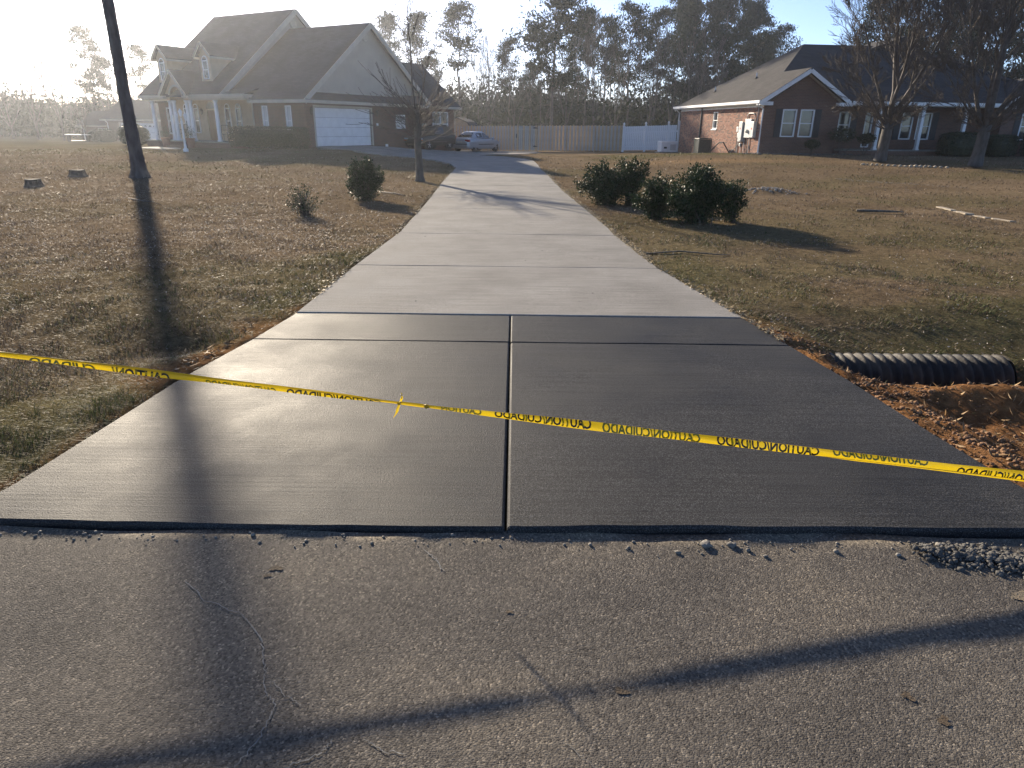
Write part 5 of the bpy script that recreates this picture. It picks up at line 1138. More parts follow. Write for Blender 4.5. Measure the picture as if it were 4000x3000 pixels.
for k in range(6): MB().box(.05, .50, -.342, -.332, .2 + k * .065, .24 + k * .065).build('louvre', M['grey'], gn)
MB().box(-.42, -.2, -.338, -.331, .30, .42).build('badge', M['acgreen'], gn)
# shrubs by the right house
def topiary(x, y, h, r_, label, seed):
    wx, wy = rh_world(x, y); z0 = gz1(wx, wy); t = thing('topiary_shrub', label, 'shrub', (wx, wy, z0)); rng = np.random.default_rng(seed); S = []
    for k in range(5): grow(S, (0, 0, 0), (rng.normal(0, .3), rng.normal(0, .3), 1), h * .65, .022, 1, rng, .05, .5, .1, 4, .5, .6)
    segs_obj('stems', S, M['twig'], t); C = rng.normal(0, 1, (1300, 3)); C /= np.linalg.norm(C, axis=1, keepdims=True); C = C * (.5 + .5 * rng.random((1300, 1))) * np.array([r_, r_, r_ * .55]) + np.array([0, 0, h * .78]); V, Fi = leaf_mesh(C, np.full(1300, .09), rng); mesh_obj('foliage', V, Fi, M['box'], t)
topiary(4.2, -1.0, 1.35, .75, 'dark round-headed shrub right of the shuttered window pair', 51); topiary(5.6, -1.0, 1.1, .5, 'small flat-topped shrub on bare stems before the porch', 52); topiary(2.6, -.9, .7, .42, 'small low dark shrub under the shuttered window pair', 53)
for i, (x, y, sx, sy, h, lab) in enumerate([(11.0, -1.4, 2.4, 1.1, 1.25, 'large boxy dark hedge before the porch of the right house'), (13.2, -1.4, 1.7, 1.1, 1.15, 'smaller boxy hedge behind the forked bare tree'), (15.9, -1.3, 1.8, 1.2, 1.35, 'dark rounded hedge at the right edge under a shuttered window')]):
    wx, wy = rh_world(x, y); hedge('boxy_hedge', lab, (wx, wy, gz1(wx, wy) - .03), RHr, sx, sy, h, 4200, 60 + i, .08, .3, 'hedges before the right house')
wx, wy = rh_world(11.6, -2.2); t = thing('hydrant_post', 'short white post standing before the boxy hedge', 'post', (wx, wy, gz1(wx, wy))); MB().lathe([(.06, 0), (.06, .45), (.09, .46), (.09, .5), (.05, .55), (.07, .62), (.02, .68)], 10).build('shaft', M['white'], t)
n = 260; sx = RNG.random(n); cx = [rh_world(-1.2 + 6.5 * s, -.6 + .4 * RNG.normal()) for s in sx]; x = np.array([c[0] for c in cx]); y = np.array([c[1] for c in cx])
tag(lumps(x, y, gz(x, y) + .01, .03 + .09 * RNG.random(n) ** 2.5, 'bed_clods', M['spill'], 1), 'dark soil clods along the foot of the right house', 'soil', kind='stuff')
wx, wy = rh_world(-.75, 3.4)
t = MB().tube([(wx - .5, wy + .6, .35), (wx - .1, wy + .2, .9), (wx + .05, wy - .1, .92), (wx + .35, wy - .6, .30)], .035, 8).build('bent_pipe', M['black']); tag(t, 'black bent drain pipe arching from the ground by the brick wall', 'pipe')
t = MB().tube([(wx + .3, wy - .6, .28), (wx + .55, wy - 1.1, .7), (wx + .62, wy - 1.5, 1.05)], .022, 6).build('loose_conduit', M['fence']); tag(t, 'thin tan stick leaning against the electrical boxes', 'stick')
# ---------------------------------------------------------------- fences
def fence_frame(p0, p1): d = Vector((p1[0] - p0[0], p1[1] - p0[1])); return d.length, math.atan2(d.y, d.x)
p0, p1 = (-6.4, 57.3), (8.25, 56.0); FL, FA = fence_frame(p0, p1); zf0, zf1 = -.22, -.03
wf = thing('wooden_fence', 'weathered wooden shadowbox fence with dog-eared pickets behind the cars', 'fence', (*p0, 0), FA)
def fz(s): return zf0 + (zf1 - zf0) * s / FL
def ftop(s): return 1.80 + .07 * s / FL
def picket_mesh(w, h, mat, ear=.03):
    mb = MB(); mb.prism([(-w / 2, 0, 0), (w / 2, 0, 0), (w / 2, 0, h - ear), (w / 2 - ear, 0, h), (-w / 2 + ear, 0, h), (-w / 2, 0, h - ear)], (0, .02, 0)); return raw_mesh('picket', mb.v, mb.f, mat)
PK = [picket_mesh(.14, 1.80, M['fence']), picket_mesh(.14, 1.84, M['fence2']), picket_mesh(.138, 1.82, M['fence'])]
GATE = (6.4, 8.15); rnd = random.Random(4); s = .05
while s < FL - .05:
    if not (GATE[0] - .06 < s < GATE[1] + .06):
        o = bpy.data.objects.new('picket', PK[0] if rnd.random() < .6 else PK[2]); o.location = (s, -.065, fz(s) + .03 + rnd.uniform(-.01, .01)); o.rotation_euler = (rnd.uniform(-.01, .01), rnd.uniform(-.006, .006), 0); link(o, wf)
        if s + .1375 < FL:
            o = bpy.data.objects.new('picket', PK[1]); o.location = (s + .1375, .05, fz(s) + .03 + rnd.uniform(-.01, .01)); link(o, wf)
    s += .275 if s > 9 else .235
for h in (.35, 1.0, 1.6):
    mb = MB(); mb.beam((0, 0, fz(0) + h), (GATE[0] - .1, 0, fz(GATE[0]) + h), .04, .09); mb.beam((GATE[1] + .1, 0, fz(GATE[1]) + h), (FL, 0, fz(FL) + h), .04, .09); mb.build('rail', M['fence2'], wf)
s = 0.0
for s in [0, 2.4, 4.4, GATE[0] - .07, GATE[1] + .07, 10.4, 12.6, FL]: MB().box(s - .045, s + .045, -.04, .045, fz(s) - .3, fz(s) + 1.86).build('fence_post', M['fence2'], wf)
gate = thing('fence_gate', 'wooden fence gate with black strap hinges beside the silver sedan', 'gate', (p0[0] + math.cos(FA) * GATE[0], p0[1] + math.sin(FA) * GATE[0], fz(7)), FA); gw = GATE[1] - GATE[0]
k = int(gw / .146)
for i in range(k):
    o = bpy.data.objects.new('picket', PK[i % 3]); o.location = (.073 + i * gw / k, -.09, .04); o.rotation_euler = (0, rnd.uniform(-.004, .004), 0); link(o, gate)
for h in (.3, 1.55): MB().box(.02, gw - .02, -.066, -.026, h, h + .09).build('rail', M['fence2'], gate)
for h in (.33, 1.68): mb = MB(); mb.prism([(gw - .02, -.115, h - .02), (gw + .10, -.115, h), (gw - .02, -.115, h + .05), (gw - .2, -.115, h + .09), (gw - .32, -.115, h + .02), (gw - .2, -.115, h - .03)], (0, .012, 0)); mb.build('hinge', M['black'], gate)
mb = MB(); mb.box(.12, .2, -.125, -.095, .95, 1.25); mb.tube([(.16, -.12, 1.0), (.16, -.17, 1.03), (.16, -.17, 1.15), (.16, -.12, 1.18)], .012, 6); mb.build('latch', M['black'], gate)
q0, q1 = (8.35, 55.95), (12.05, 53.62); QL, QA = fence_frame(q0, q1)
vf = thing('vinyl_fence', 'white vinyl picket fence with acorn-topped posts joining the right house', 'fence', (*q0, 0), QA)
vz = lambda s: -.03 + .16 * s / QL
mbx = MB().prism([(-.065, 0, 0), (.065, 0, 0), (.065, 0, 1.70), (.04, 0, 1.73), (-.04, 0, 1.73), (-.065, 0, 1.70)], (0, .022, 0)); VPm = raw_mesh('picket', mbx.v, mbx.f, M['vinyl'])
posts = [0, 1.78, 3.56, QL]; s = .0
while s < QL:
    if min(abs(s - q) for q in posts) > .11: o = bpy.data.objects.new('picket', VPm); o.location = (s, -.03, vz(s) + .05); link(o, vf)
    s += .148
for h in (.32, 1.35):
    MB().beam((0, .02, vz(0) + h), (QL, .02, vz(QL) + h), .05, .10).build('rail', M['vinyl'], vf)
for s in posts:
    o = MB().box(s - .065, s + .065, -.05, .08, vz(s) - .3, vz(s) + 1.80).build('fence_post', M['vinyl'], vf); MB().lathe([(.09, 1.80), (.09, 1.83), (.05, 1.86), (.075, 1.91), (.085, 1.96), (.06, 2.02), (.012, 2.07)], 10, (s, .015, vz(s))).build('post_cap', M['white'], o)
# ---------------------------------------------------------------- garden shed behind the fence
sh = thing('garden_shed', 'tan gambrel-roofed shed peeking over the wooden fence', 'shed', (-5.6, 70, -.4), R(-12)); M['tan'] = pm('tan_board', (.36, .27, .18), (.42, .32, .22), 3, .8)
pr = [(-1.5, 0, 0), (1.5, 0, 0), (1.5, 0, 1.75), (1.05, 0, 2.35), (0, 0, 2.75), (-1.05, 0, 2.35), (-1.5, 0, 1.75)]
MB().prism(pr, (0, 3, 0)).build('wall', M['tan'], sh); mb = MB()
for a_, c_ in ((2, 3), (3, 4), (4, 5), (5, 6)):
    A, B = Vector(pr[a_]), Vector(pr[c_]); mb.prism([A + Vector((0, -.15, .01)), B + Vector((0, -.15, .01)), B + Vector((0, -.15, .09)), A + Vector((0, -.15, .09))], (0, 3.3, 0))
mb.build('roof', M['roof'], sh); w = WP((-1.5, 0), (1, 0)); w.window(sh, 1.55, 2.15, 1.35, 1.95, .07)
mb = MB(); w.sbox(mb, .5, 1.3, 0, 1.8, .002, .03); mb.build('door', M['white'], sh)

# ---------------------------------------------------------------- cars
M['silver'] = pm('silver_paint', (.40, .42, .46), rough=.28, metal=.55, spec=.6); M['dark'] = pm('dark_green_paint', (.010, .013, .013), rough=.25, spec=.6); M['tyre'] = pm('tyre_rubber', (.014, .014, .014), rough=.85); M['alloy'] = pm('alloy_rim', (.42, .42, .43), rough=.35, metal=.8)
M['cglass'] = pm('car_glass', (.018, .022, .026), rough=.04, spec=1.0); M['redlamp'] = pm('red_lens', (.30, .012, .008), rough=.2); M['amber'] = pm('amber_lens', (.55, .16, .01), rough=.2); M['lampw'] = pm('clear_lens', (.55, .56, .56), rough=.1); M['soft'] = pm('soft_top_cloth', (.020, .019, .018), (.032, .03, .028), 12, .9); M['shade'] = pm('windscreen_shade', (.30, .34, .38), rough=.25, spec=.7)
def loft(mb, rings):
    n_ = len(rings[0]); b0 = len(mb.v); mb.v += [tuple(p) for r_ in rings for p in r_]
    for i in range(len(rings) - 1):
        for j in range(n_ - 1): mb.f.append((b0 + i * n_ + j, b0 + i * n_ + j + 1, b0 + (i + 1) * n_ + j + 1, b0 + (i + 1) * n_ + j))
    mb.f.append(tuple(b0 + j for j in range(n_ - 1, -1, -1))); mb.f.append(tuple(b0 + (len(rings) - 1) * n_ + j for j in range(n_)))
def car(name, label, loc, rz, st, gh, paint, roofm, wheels, wr, tw, lights, shade=False, extra=None):
    t = thing(name, label, 'car', loc, rz); mb = MB(); rings = []
    for x, zt, zb, hw in st:
        half = [(0.0, zt), (.62 * hw, zt - .004), (.88 * hw, zt - .03), (.97 * hw, zt - .10), (hw, zt - .26 if zt - .26 > zb + .14 else (zt + zb) / 2), (.985 * hw, zb + .10), (.90 * hw, zb)]
        rings.append([(x, y, z) for y, z in half] + [(x, -y, z) for y, z in half[::-1][:-1]] + [(x, 0, zt)])
    loft(mb, rings); mb.build('body', paint, t, smooth=False, bevel=0)
    gx_ = gh; mbr = MB(); ringsg = []
    for x, zt, hwt, zb, hwb in gx_: ringsg.append([(x, -hwb, zb), (x, -hwt * 1.03, zt - .06), (x, -hwt * .8, zt), (x, hwt * .8, zt), (x, hwt * 1.03, zt - .06), (x, hwb, zb)])
    loft(mbr, ringsg); mbr.build('cabin', roofm, t)
    def quad(p, nm, mat, par=t):
        mbq = MB(); mbq.poly(p); return mbq.build(nm, mat, par)
    g0, g1, g2, g3 = gx_[0], gx_[1], gx_[-2], gx_[-1]
    def lerp(a, c, f): return tuple(a[i] * (1 - f) + c[i] * f for i in range(3))
    for (a, c, nm, sg) in ((g0, g1, 'rear_window', -1), (g3, g2, 'windscreen', 1)):
        A0, A1 = Vector((a[0], -a[4] * .86, a[3])), Vector((a[0], a[4] * .86, a[3])); B0, B1 = Vector((c[0], -c[2] * .80, c[1] - .03)), Vector((c[0], c[2] * .80, c[1] - .03)); off = Vector((sg * .02, 0, .02))
        quad([lerp(A0, B0, .08), lerp(A1, B1, .08), lerp(A1, B1, .93), lerp(A0, B0, .93)], nm, (M['shade'] if (shade and sg > 0) else M['cglass']))
        for v in t.children[-1].data.vertices: v.co += off
    for sg in (-1, 1):
        for (xa, xb) in extra['side']:
            def sidept(x, f):
                xs_ = [g[0] for g in gx_]; zt = np.interp(x, xs_, [g[1] for g in gx_]); ht = np.interp(x, xs_, [g[2] for g in gx_]); zb = np.interp(x, xs_, [g[3] for g in gx_]); hb = np.interp(x, xs_, [g[4] for g in gx_])
                z = zb + (zt - .06 - zb) * f; y = hb + (ht * 1.03 - hb) * f; return (x, sg * (y + .012), z)
            n_ = 6; pts = [sidept(xa + (xb - xa) * i / n_, .10) for i in range(n_ + 1)] + [sidept(xb + (xa - xb) * i / n_, .90) for i in range(n_ + 1)]
            quad(pts, 'side_window', M['cglass'])
        for xh in extra['handles']: MB().box(xh - .09, xh + .09, sg * extra['hy'] - .012, sg * extra['hy'] + .012, extra['hz'], extra['hz'] + .03).build('door_handle', paint, t)
        MB().box(extra['trim'][0], extra['trim'][1], sg * extra['ty'] - .012, sg * extra['ty'] + .012, .50, .54).build('side_trim', M['black'], t)
        MB().lathe([(.02, 0), (.09, .04), (.10, .10), (.04, .15)], 8, (extra['mx'], sg * extra['my'], extra['mz']), 'X').build('mirror', paint, t)
        for wx_ in wheels:
            y0 = sg * tw; w_ = MB().lathe([(wr * .64, -.10), (wr * .95, -.10), (wr, -.07), (wr, .07), (wr * .95, .10), (wr * .64, .10)], 22, (wx_, y0, wr), 'Y').build('wheel', M['tyre'], t, True)
            mb2 = MB(); yo = y0 + sg * .07; mb2.lathe([(wr * .66, -.01), (wr * .60, .012), (wr * .56, -.02)], 22, (wx_, yo, wr), 'Y')
            for k in range(5):
                a_ = 2 * math.pi * k / 5 + .3; mb2.beam((wx_, yo + sg * .02, wr), (wx_ + wr * .6 * math.cos(a_), yo + sg * .015, wr + wr * .6 * math.sin(a_)), .05, .03, (0, 1, 0))
            mb2.build('rim', M['alloy'], w_); MB().lathe([(wr * 1.17, 0), (wr * 1.17, .004)], 22, (wx_, sg * (tw + .085), wr * 1.02), 'Y').build('wheel_arch', M['black'], t)
            for v in t.children[-1].data.vertices:
                v.co.y = sg * (tw + .055) if True else v.co.y
    for nm, mat, b6 in lights: MB().box(*b6).build(nm, mat, t, bevel=.015)
    return t
sed = [(-2.22, .74, .36, .66), (-2.12, .92, .27, .80), (-1.95, .965, .24, .84), (-1.5, .97, .22, .865), (-.9, .95, .20, .87), (-.2, .93, .20, .87), (.6, .91, .20, .87), (1.05, .90, .20, .865), (1.5, .85, .22, .85), (1.9, .76, .24, .80), (2.12, .66, .28, .72), (2.24, .54, .34, .58)]
sg_ = [(-1.62, .99, .60, .965, .72), (-.98, 1.375, .54, .955, .76), (-.45, 1.415, .555, .95, .775), (.05, 1.405, .55, .945, .775), (1.02, .95, .60, .915, .74)]
rearw, frontw = Vector((-2.95, 52.4)), Vector((-1.50, 54.70)); mid = (rearw + frontw) / 2; hd = math.atan2(2.35, 1.40)
left_n = Vector((-math.sin(hd), math.cos(hd)))
cpos = mid + left_n * .74
car('silver_sedan', 'silver four-door sedan parked on the drive before the fence', (cpos.x, cpos.y, float(tz(np.array([cpos.x]), np.array([cpos.y]))[0]) + .004), hd, sed, sg_, M['silver'], M['silver'], (-1.36, 1.36), .315, .745,
    [('tail_light', M['redlamp'], (-2.20, -2.02, .46, .82, .70, .86)), ('tail_light', M['redlamp'], (-2.20, -2.02, -.82, -.46, .70, .86)), ('number_plate', M['paper'], (-2.245, -2.20, -.24, .24, .64, .76)), ('bumper_strip', M['black'], (-2.25, -2.16, -.68, .68, .52, .56)), ('headlight', M['lampw'], (2.05, 2.20, .40, .68, .52, .64)), ('headlight', M['lampw'], (2.05, 2.20, -.68, -.40, .52, .64)), ('boot_spoiler', M['silver'], (-2.14, -1.98, -.6, .6, .965, 1.0)), ('antenna', M['black'], (-1.02, -.98, -.01, .01, 1.37, 1.52))],
    extra=dict(side=[(-1.05, -.32), (-.26, .66)], handles=(-.75, .35), hy=.862, hz=.74, trim=(-1.0, 1.0), ty=.868, mx=.72, my=.92, mz=.93))
suv = [(-1.95, .86, .40, .62), (-1.88, .98, .34, .74), (-1.5, 1.0, .30, .80), (-.6, .99, .28, .81), (.2, .98, .28, .81), (.75, .96, .28, .80), (1.3, .90, .30, .78), (1.72, .82, .32, .74), (1.9, .70, .36, .68), (1.96, .56, .40, .60)]
sug = [(-1.80, 1.10, .60, .99, .74), (-1.45, 1.50, .55, .985, .75), (-.7, 1.55, .57, .98, .76), (.05, 1.52, .56, .975, .76), (.72, .98, .62, .955, .74)]
cd = math.atan2(-.85, -.53); sp = Vector((-5.75, 49.4))
car('dark_convertible', 'dark green soft-top car parked between the brick wall and silver sedan', (sp.x, sp.y, float(tz(np.array([sp.x]), np.array([sp.y]))[0]) + .004), cd, suv, sug, M['dark'], M['soft'], (-1.1, 1.12), .33, .68,
    [('headlight', M['lampw'], (1.74, 1.92, .44, .72, .66, .76)), ('headlight', M['lampw'], (1.74, 1.92, -.72, -.44, .66, .76)), ('turn_signal', M['amber'], (1.74, 1.93, .46, .73, .60, .655)), ('turn_signal', M['amber'], (1.74, 1.93, -.73, -.46, .60, .655)), ('tail_light', M['redlamp'], (-1.97, -1.86, .5, .72, .66, .86)), ('tail_light', M['redlamp'], (-1.97, -1.86, -.72, -.5, .66, .86))], shade=True,
    extra=dict(side=[(-.55, .42)], handles=(-.45,), hy=.81, hz=.82, trim=(-.7, .75), ty=.812, mx=.5, my=.88, mz=1.02))

# ---------------------------------------------------------------- neighbour's house far left
NH = thing('neighbour_house', 'distant brick house with white garage door left of the big house', 'house', (-50.0, 89.0, -.55), R(-8)); M['nb'] = brickmat('neighbour_brick', (.19, .12, .09), (.15, .10, .08), (.22, .2, .18))
w = WP((0, 0), (1, 0)); mb = MB(); w.wall(mb, 9.5, -.3, 2.5, [(1.9, 6.8, 0, 2.1)], .15); WP((0, 8), (0, -1)).wall(mb, 8, -.3, 2.5); WP((9.5, 0), (0, 1)).wall(mb, 8, -.3, 2.5); mb.build('wall', M['nb'], NH)
mb = MB(); roof_slab(mb, [(-.4, -.4, 2.5), (10, -.4, 2.5), (10, 3.8, 4.8), (-.4, 3.8, 4.8)]); roof_slab(mb, [(-.4, 3.8, 4.8), (10, 3.8, 4.8), (10, 8.4, 2.5), (-.4, 8.4, 2.5)]); mb.build('roof', M['roof'], NH); mb = MB(); mb.poly([(0, 0, 2.5), (0, 8, 2.5), (0, 3.8, 4.7)]); mb.build('gable', M['siding'], NH); mb = MB(); mb.box(-.42, 10, -.48, -.42, 2.3, 2.5); mb.build('fascia', M['trim'], NH)
gdo = MB(); w.sbox(gdo, 1.75, 1.9, 0, 2.1, -.1, .03); w.sbox(gdo, 6.8, 6.95, 0, 2.1, -.1, .03); w.sbox(gdo, 1.75, 6.95, 2.1, 2.22, -.1, .03); gdo = gdo.build('garage_door', M['trim'], NH)
for i in range(4): mb = MB(); w.sbox(mb, 1.9, 6.8, i * .525, i * .525 + .51, -.14, -.09); mb.build('door_section', M['white'], gdo)
for k in range(8): mb = MB(); mb.poly([w.P(2.15 + .6 * k + .2 * math.cos(a_), 1.68 + .16 * math.sin(a_), -.085) for a_ in np.linspace(0, math.pi, 9)]); mb.build('lunette', M['glass'], gdo)
w2 = WP((-4.6, 1.5), (1, 0)); mb = MB(); w2.wall(mb, 4.6, -.3, 1.75, [(2.2, 3.9, 0, 1.45)]); WP((-4.6, 7), (0, -1)).wall(mb, 5.5, -.3, 1.75); mb.build('wing_wall', M['nb'], NH); mb = MB(); roof_slab(mb, [(-5.0, 1.1, 1.75), (0, 1.1, 1.75), (0, 4.2, 3.5), (-4.7, 4.2, 3.5)]); roof_slab(mb, [(-4.7, 4.2, 3.5), (0, 4.2, 3.5), (0, 7.4, 1.75), (-5, 7.4, 1.75)]); mb.build('wing_roof', M['roof'], NH); mb = MB(); w2.sbox(mb, 2.2, 3.9, 0, 1.45, -.1, -.05); mb.build('wing_garage_door', M['white'], NH); mb = MB(); mb.box(-5.0, 0, 1.02, 1.08, 1.6, 1.75); mb.build('wing_fascia', M['trim'], NH)
for x in (.15, -4.4): MB().tube([(x, -.35 if x > 0 else 1.1, 2.4 if x > 0 else 1.65), (x + .1, -.05 if x > 0 else 1.4, 2.1 if x > 0 else 1.3), (x + .1, -.05 if x > 0 else 1.4, 0)], .05, 6).build('downspout', M['white'], NH)
for i, (x, y, sx, h, lab) in enumerate([(-47.3, 82, 1.9, 1.25, 'lighter round bush at the left of the distant house'), (-45.3, 80, 2.6, 1.35, 'wide dark bush before the distant garage')]): hedge('round_bush', lab, (x, y, gz1(x, y) - .05), 0, sx, sx * .8, h, 2600, 70 + i, .12, 1.0, cat='bush')
t = thing('picnic_table', 'small table with pale top beside the distant house', 'table', (-48.6, 80.5, gz1(-48.6, 80.5)), R(5)); MB().box(-1.2, 1.2, -.4, .4, .70, .76).build('table_top', M['white'], t)
for sx in (-1.0, 1.0): MB().box(sx - .05, sx + .05, -.3, .3, 0, .70).build('leg', M['black'], t)
MB().box(-.95, .95, -.25, .25, .05, .12).build('shelf', M['black'], t)

# ---------------------------------------------------------------- background trees
def pine_proto(seed, H, crown0, spread, mat, nb=34, clump=46, lean=0.0, tuft=.46):
    rng = np.random.default_rng(seed); S = []; C = []; p = np.array([0., 0., -.3]); r0 = H * .013; k = 9; trunk = [p.copy()]
    for i in range(k): p = p + np.array([rng.normal(lean / k, .10), rng.normal(0, .10), (H + .3) / k]); trunk.append(p.copy())
    for i in range(k): S.append((*trunk[i], *trunk[i + 1], r0 * (1 - .8 * i / k), r0 * (1 - .8 * (i + 1) / k)))
    def at(h): t = (h + .3) / (H + .3) * k; i = min(k - 1, int(t)); return trunk[i] * (1 - t + i) + trunk[i + 1] * (t - i)
    for i in range(nb):
        f = (i + rng.random()) / nb; h = H * (crown0 + (1 - crown0) * f); az = rng.random() * 6.28
        Lb = spread * (.35 + .65 * math.sin(math.pi * min(1, .22 + .78 * f) ** 1.1)) * (.55 + .65 * rng.random()) * (1.0 if f > .15 else .7)
        o = at(h); d = np.array([math.cos(az), math.sin(az), .12 + .45 * f]); tips = []
        grow(S, o, d, Lb, r0 * .28 * (1.1 - .6 * f), 1, rng, .08, .65, .14, 4, .5, .55, tips=tips, rmin=.012)
        ends = [q for q, _ in tips] + [o + d / np.linalg.norm(d) * Lb * .75 + np.array([0, 0, .12 * Lb])]
        for q in ends:
            if rng.random() < .15: continue
            kk = int(.85 * clump * (.6 + .8 * rng.random())); C.append(q + rng.normal(0, 1, (kk, 3)) * np.array([.36, .36, .12]) * (.7 + .6 * rng.random()) * tuft / .34)
    for i in range(9):   # broken dead stubs below the crown
        h = H * (.25 + (crown0 - .25) * rng.random()) if crown0 > .3 else H * .3; az = rng.random() * 6.28; grow(S, at(h), (math.cos(az), math.sin(az), .05), .5 + 1.1 * rng.random(), .03, 0, rng, .0, .5, .15, 0, rmin=.012)
    t = bpy.data.objects.new('pine_tree', None); segs_obj('trunk', S, M['bark'], t, .035)
    C = np.concatenate(C); V, Fi = leaf_mesh(C, tuft * (.55 + .6 * rng.random(len(C))), rng, .34, .5); mesh_obj('crown', V, Fi, mat, t); return t
def bare_proto(seed, H, spread, mat, kids=4, lv=4, name='bare_tree', rm=.014, up=.06):
    rng = np.random.default_rng(seed); S = []; t = bpy.data.objects.new(name, None)
    S.append((0, 0, -.3, 0, 0, H * .18, H * .017, H * .014))
    for i in range(3): az = 2.1 * i + rng.random(); grow(S, (0, 0, H * .17), (math.cos(az) * spread, math.sin(az) * spread, 1), H * (.62 + .2 * rng.random()), H * .010, lv - 1, rng, up, .45, .08, kids, .55, .5, rmin=rm)
    grow(S, (0, 0, H * .18), (.03, 0, 1), H * .8, H * .012, lv - 1, rng, up, .45, .06, kids + 1, .5, .5, rmin=rm)
    tr = segs_obj('trunk', [s for s in S if s[6] > .05], mat, t, .035); segs_obj('branches', [s for s in S if s[6] <= .05], mat, t, .035); return t
PP = [pine_proto(101, 15, .45, 3.0, M['needle'], 36, 46), pine_proto(102, 15, .55, 2.6, M['needle2'], 30, 44, .3), pine_proto(103, 15, .62, 2.1, M['needle'], 26, 44), pine_proto(104, 15, .34, 3.4, M['needle'], 46, 60), pine_proto(105, 15, .50, 2.4, M['needle2'], 30, 40, -.4), pine_proto(106, 15, .28, 3.2, M['needle'], 54, 85)]
BP = [bare_proto(111, 11, .42, M['fartwig']), bare_proto(112, 11, .30, M['fartwig'], 5), bare_proto(113, 11, .55, M['fartwig'])]
for i, p in enumerate(PP): COL.objects.link(p)
for i, p in enumerate(BP): COL.objects.link(p)
used = set()
def place(proto, x, y, H, H0, wide, label, group, cat='tree', name=None):
    key = id(proto)
    if key in used: o = copy_tree(proto)
    else: o = proto; used.add(key)
    z = float(tz(np.array([x]), np.array([y]))[0]); s = (H) / H0
    o.location = (x, y, z); o.scale = (s * wide, s * wide, s); o.rotation_euler = (0, 0, random.random() * 6.28)
    return tag(o, label, cat, group)
def at_px(px, D): return (px - 1106) / 1574.0 * D      # bearing of a tree seen along the horizon, in metres at distance D
G1 = 'pines behind the fence'; G2 = 'pines behind the left house'; G3 = 'bare trees at the wood edge'
spec = [ # proto, bearing, distance, height above ground, width factor, label, group
 (0, 205, 96, 12.6, .85, 'full-crowned pine left of the leaning trunk', 'pines at the far left'), (2, 236, 98, 9.6, .8, 'shorter pine half hidden behind the leaning trunk', 'pines at the far left'), (1, 315, 95, 10.6, .8, 'airy pine between the leaning trunk and the dormers', 'pines at the far left'),
 (2, 838, 100, 15.0, .8, 'pine top peeking over the garage gable', G2), (4, 902, 92, 14.2, .95, 'wide-topped pine behind the pruned tree', G2), (1, 985, 84, 13.9, .85, 'slim tall pine standing alone right of the left house', G2), (2, 930, 110, 11.0, .9, 'low pine crown behind the rear roof of the left house', G2),
 (3, 1185, 74, 15.2, .95, 'tallest thick-trunked pine above the wooden gate', G1), (4, 1090, 84, 10.9, .75, 'young pine left of the tallest pine', G1), (0, 1140, 92, 8.8, 1.0, 'dark mid-height pine below the tallest pine', G1), (2, 1252, 84, 13.6, .7, 'thin leaning pine right of the tallest pine', G1), (0, 1240, 98, 13.8, .8, 'pine crown touching the tallest pine on its right', G1),
 (1, 1298, 90, 13.4, .75, 'rusty-tinged pine in the middle of the wood edge', G1), (0, 1345, 84, 13.8, .8, 'round-crowned pine in the middle of the wood edge', G1), (2, 1312, 104, 12.0, 1.0, 'pine set back in the middle of the wood', G1),
 (4, 1400, 92, 14.9, .85, 'pine with a flat crown left of the dense evergreens', G1), (3, 1440, 100, 17.0, .75, 'dense dark pine in front of the sky at right centre', G1), (5, 1480, 96, 17.0, .75, 'dense dark pine joining the evergreen mass', G1), (5, 1545, 94, 17.2, .85, 'largest dense evergreen pine above the right house eave', G1), (5, 1592, 102, 16.6, .75, 'dense pine sloping down toward the right roof', G1), (0, 1655, 104, 14.2, .75, 'small round pine top over the right house roof', G1), (5, 1618, 108, 13.5, .8, 'low dense pine between the evergreens and right roof', G1),
 (3, 1850, 88, 15.5, .85, 'pine behind the left one of the two bare trees', 'pines behind the right house'), (0, 1965, 86, 16.5, .9, 'pine behind the gap between the two bare trees', 'pines behind the right house'), (5, 2060, 84, 17.5, .9, 'dense pine behind the forked bare tree', 'pines behind the right house'), (3, 2160, 82, 17.5, 1.0, 'dense pine at the right edge of the photo', 'pines behind the right house'), (5, 1910, 95, 13.0, .9, 'low dense pine above the porch roof', 'pines behind the right house'), (5, 2230, 82, 17, 1, 'dense pine just past the right edge', 'pines behind the right house')]
for pi, px, D, H, wd, lab, g in spec: place(PP[pi], at_px(px, D), D, H, 15, wd, lab, g)
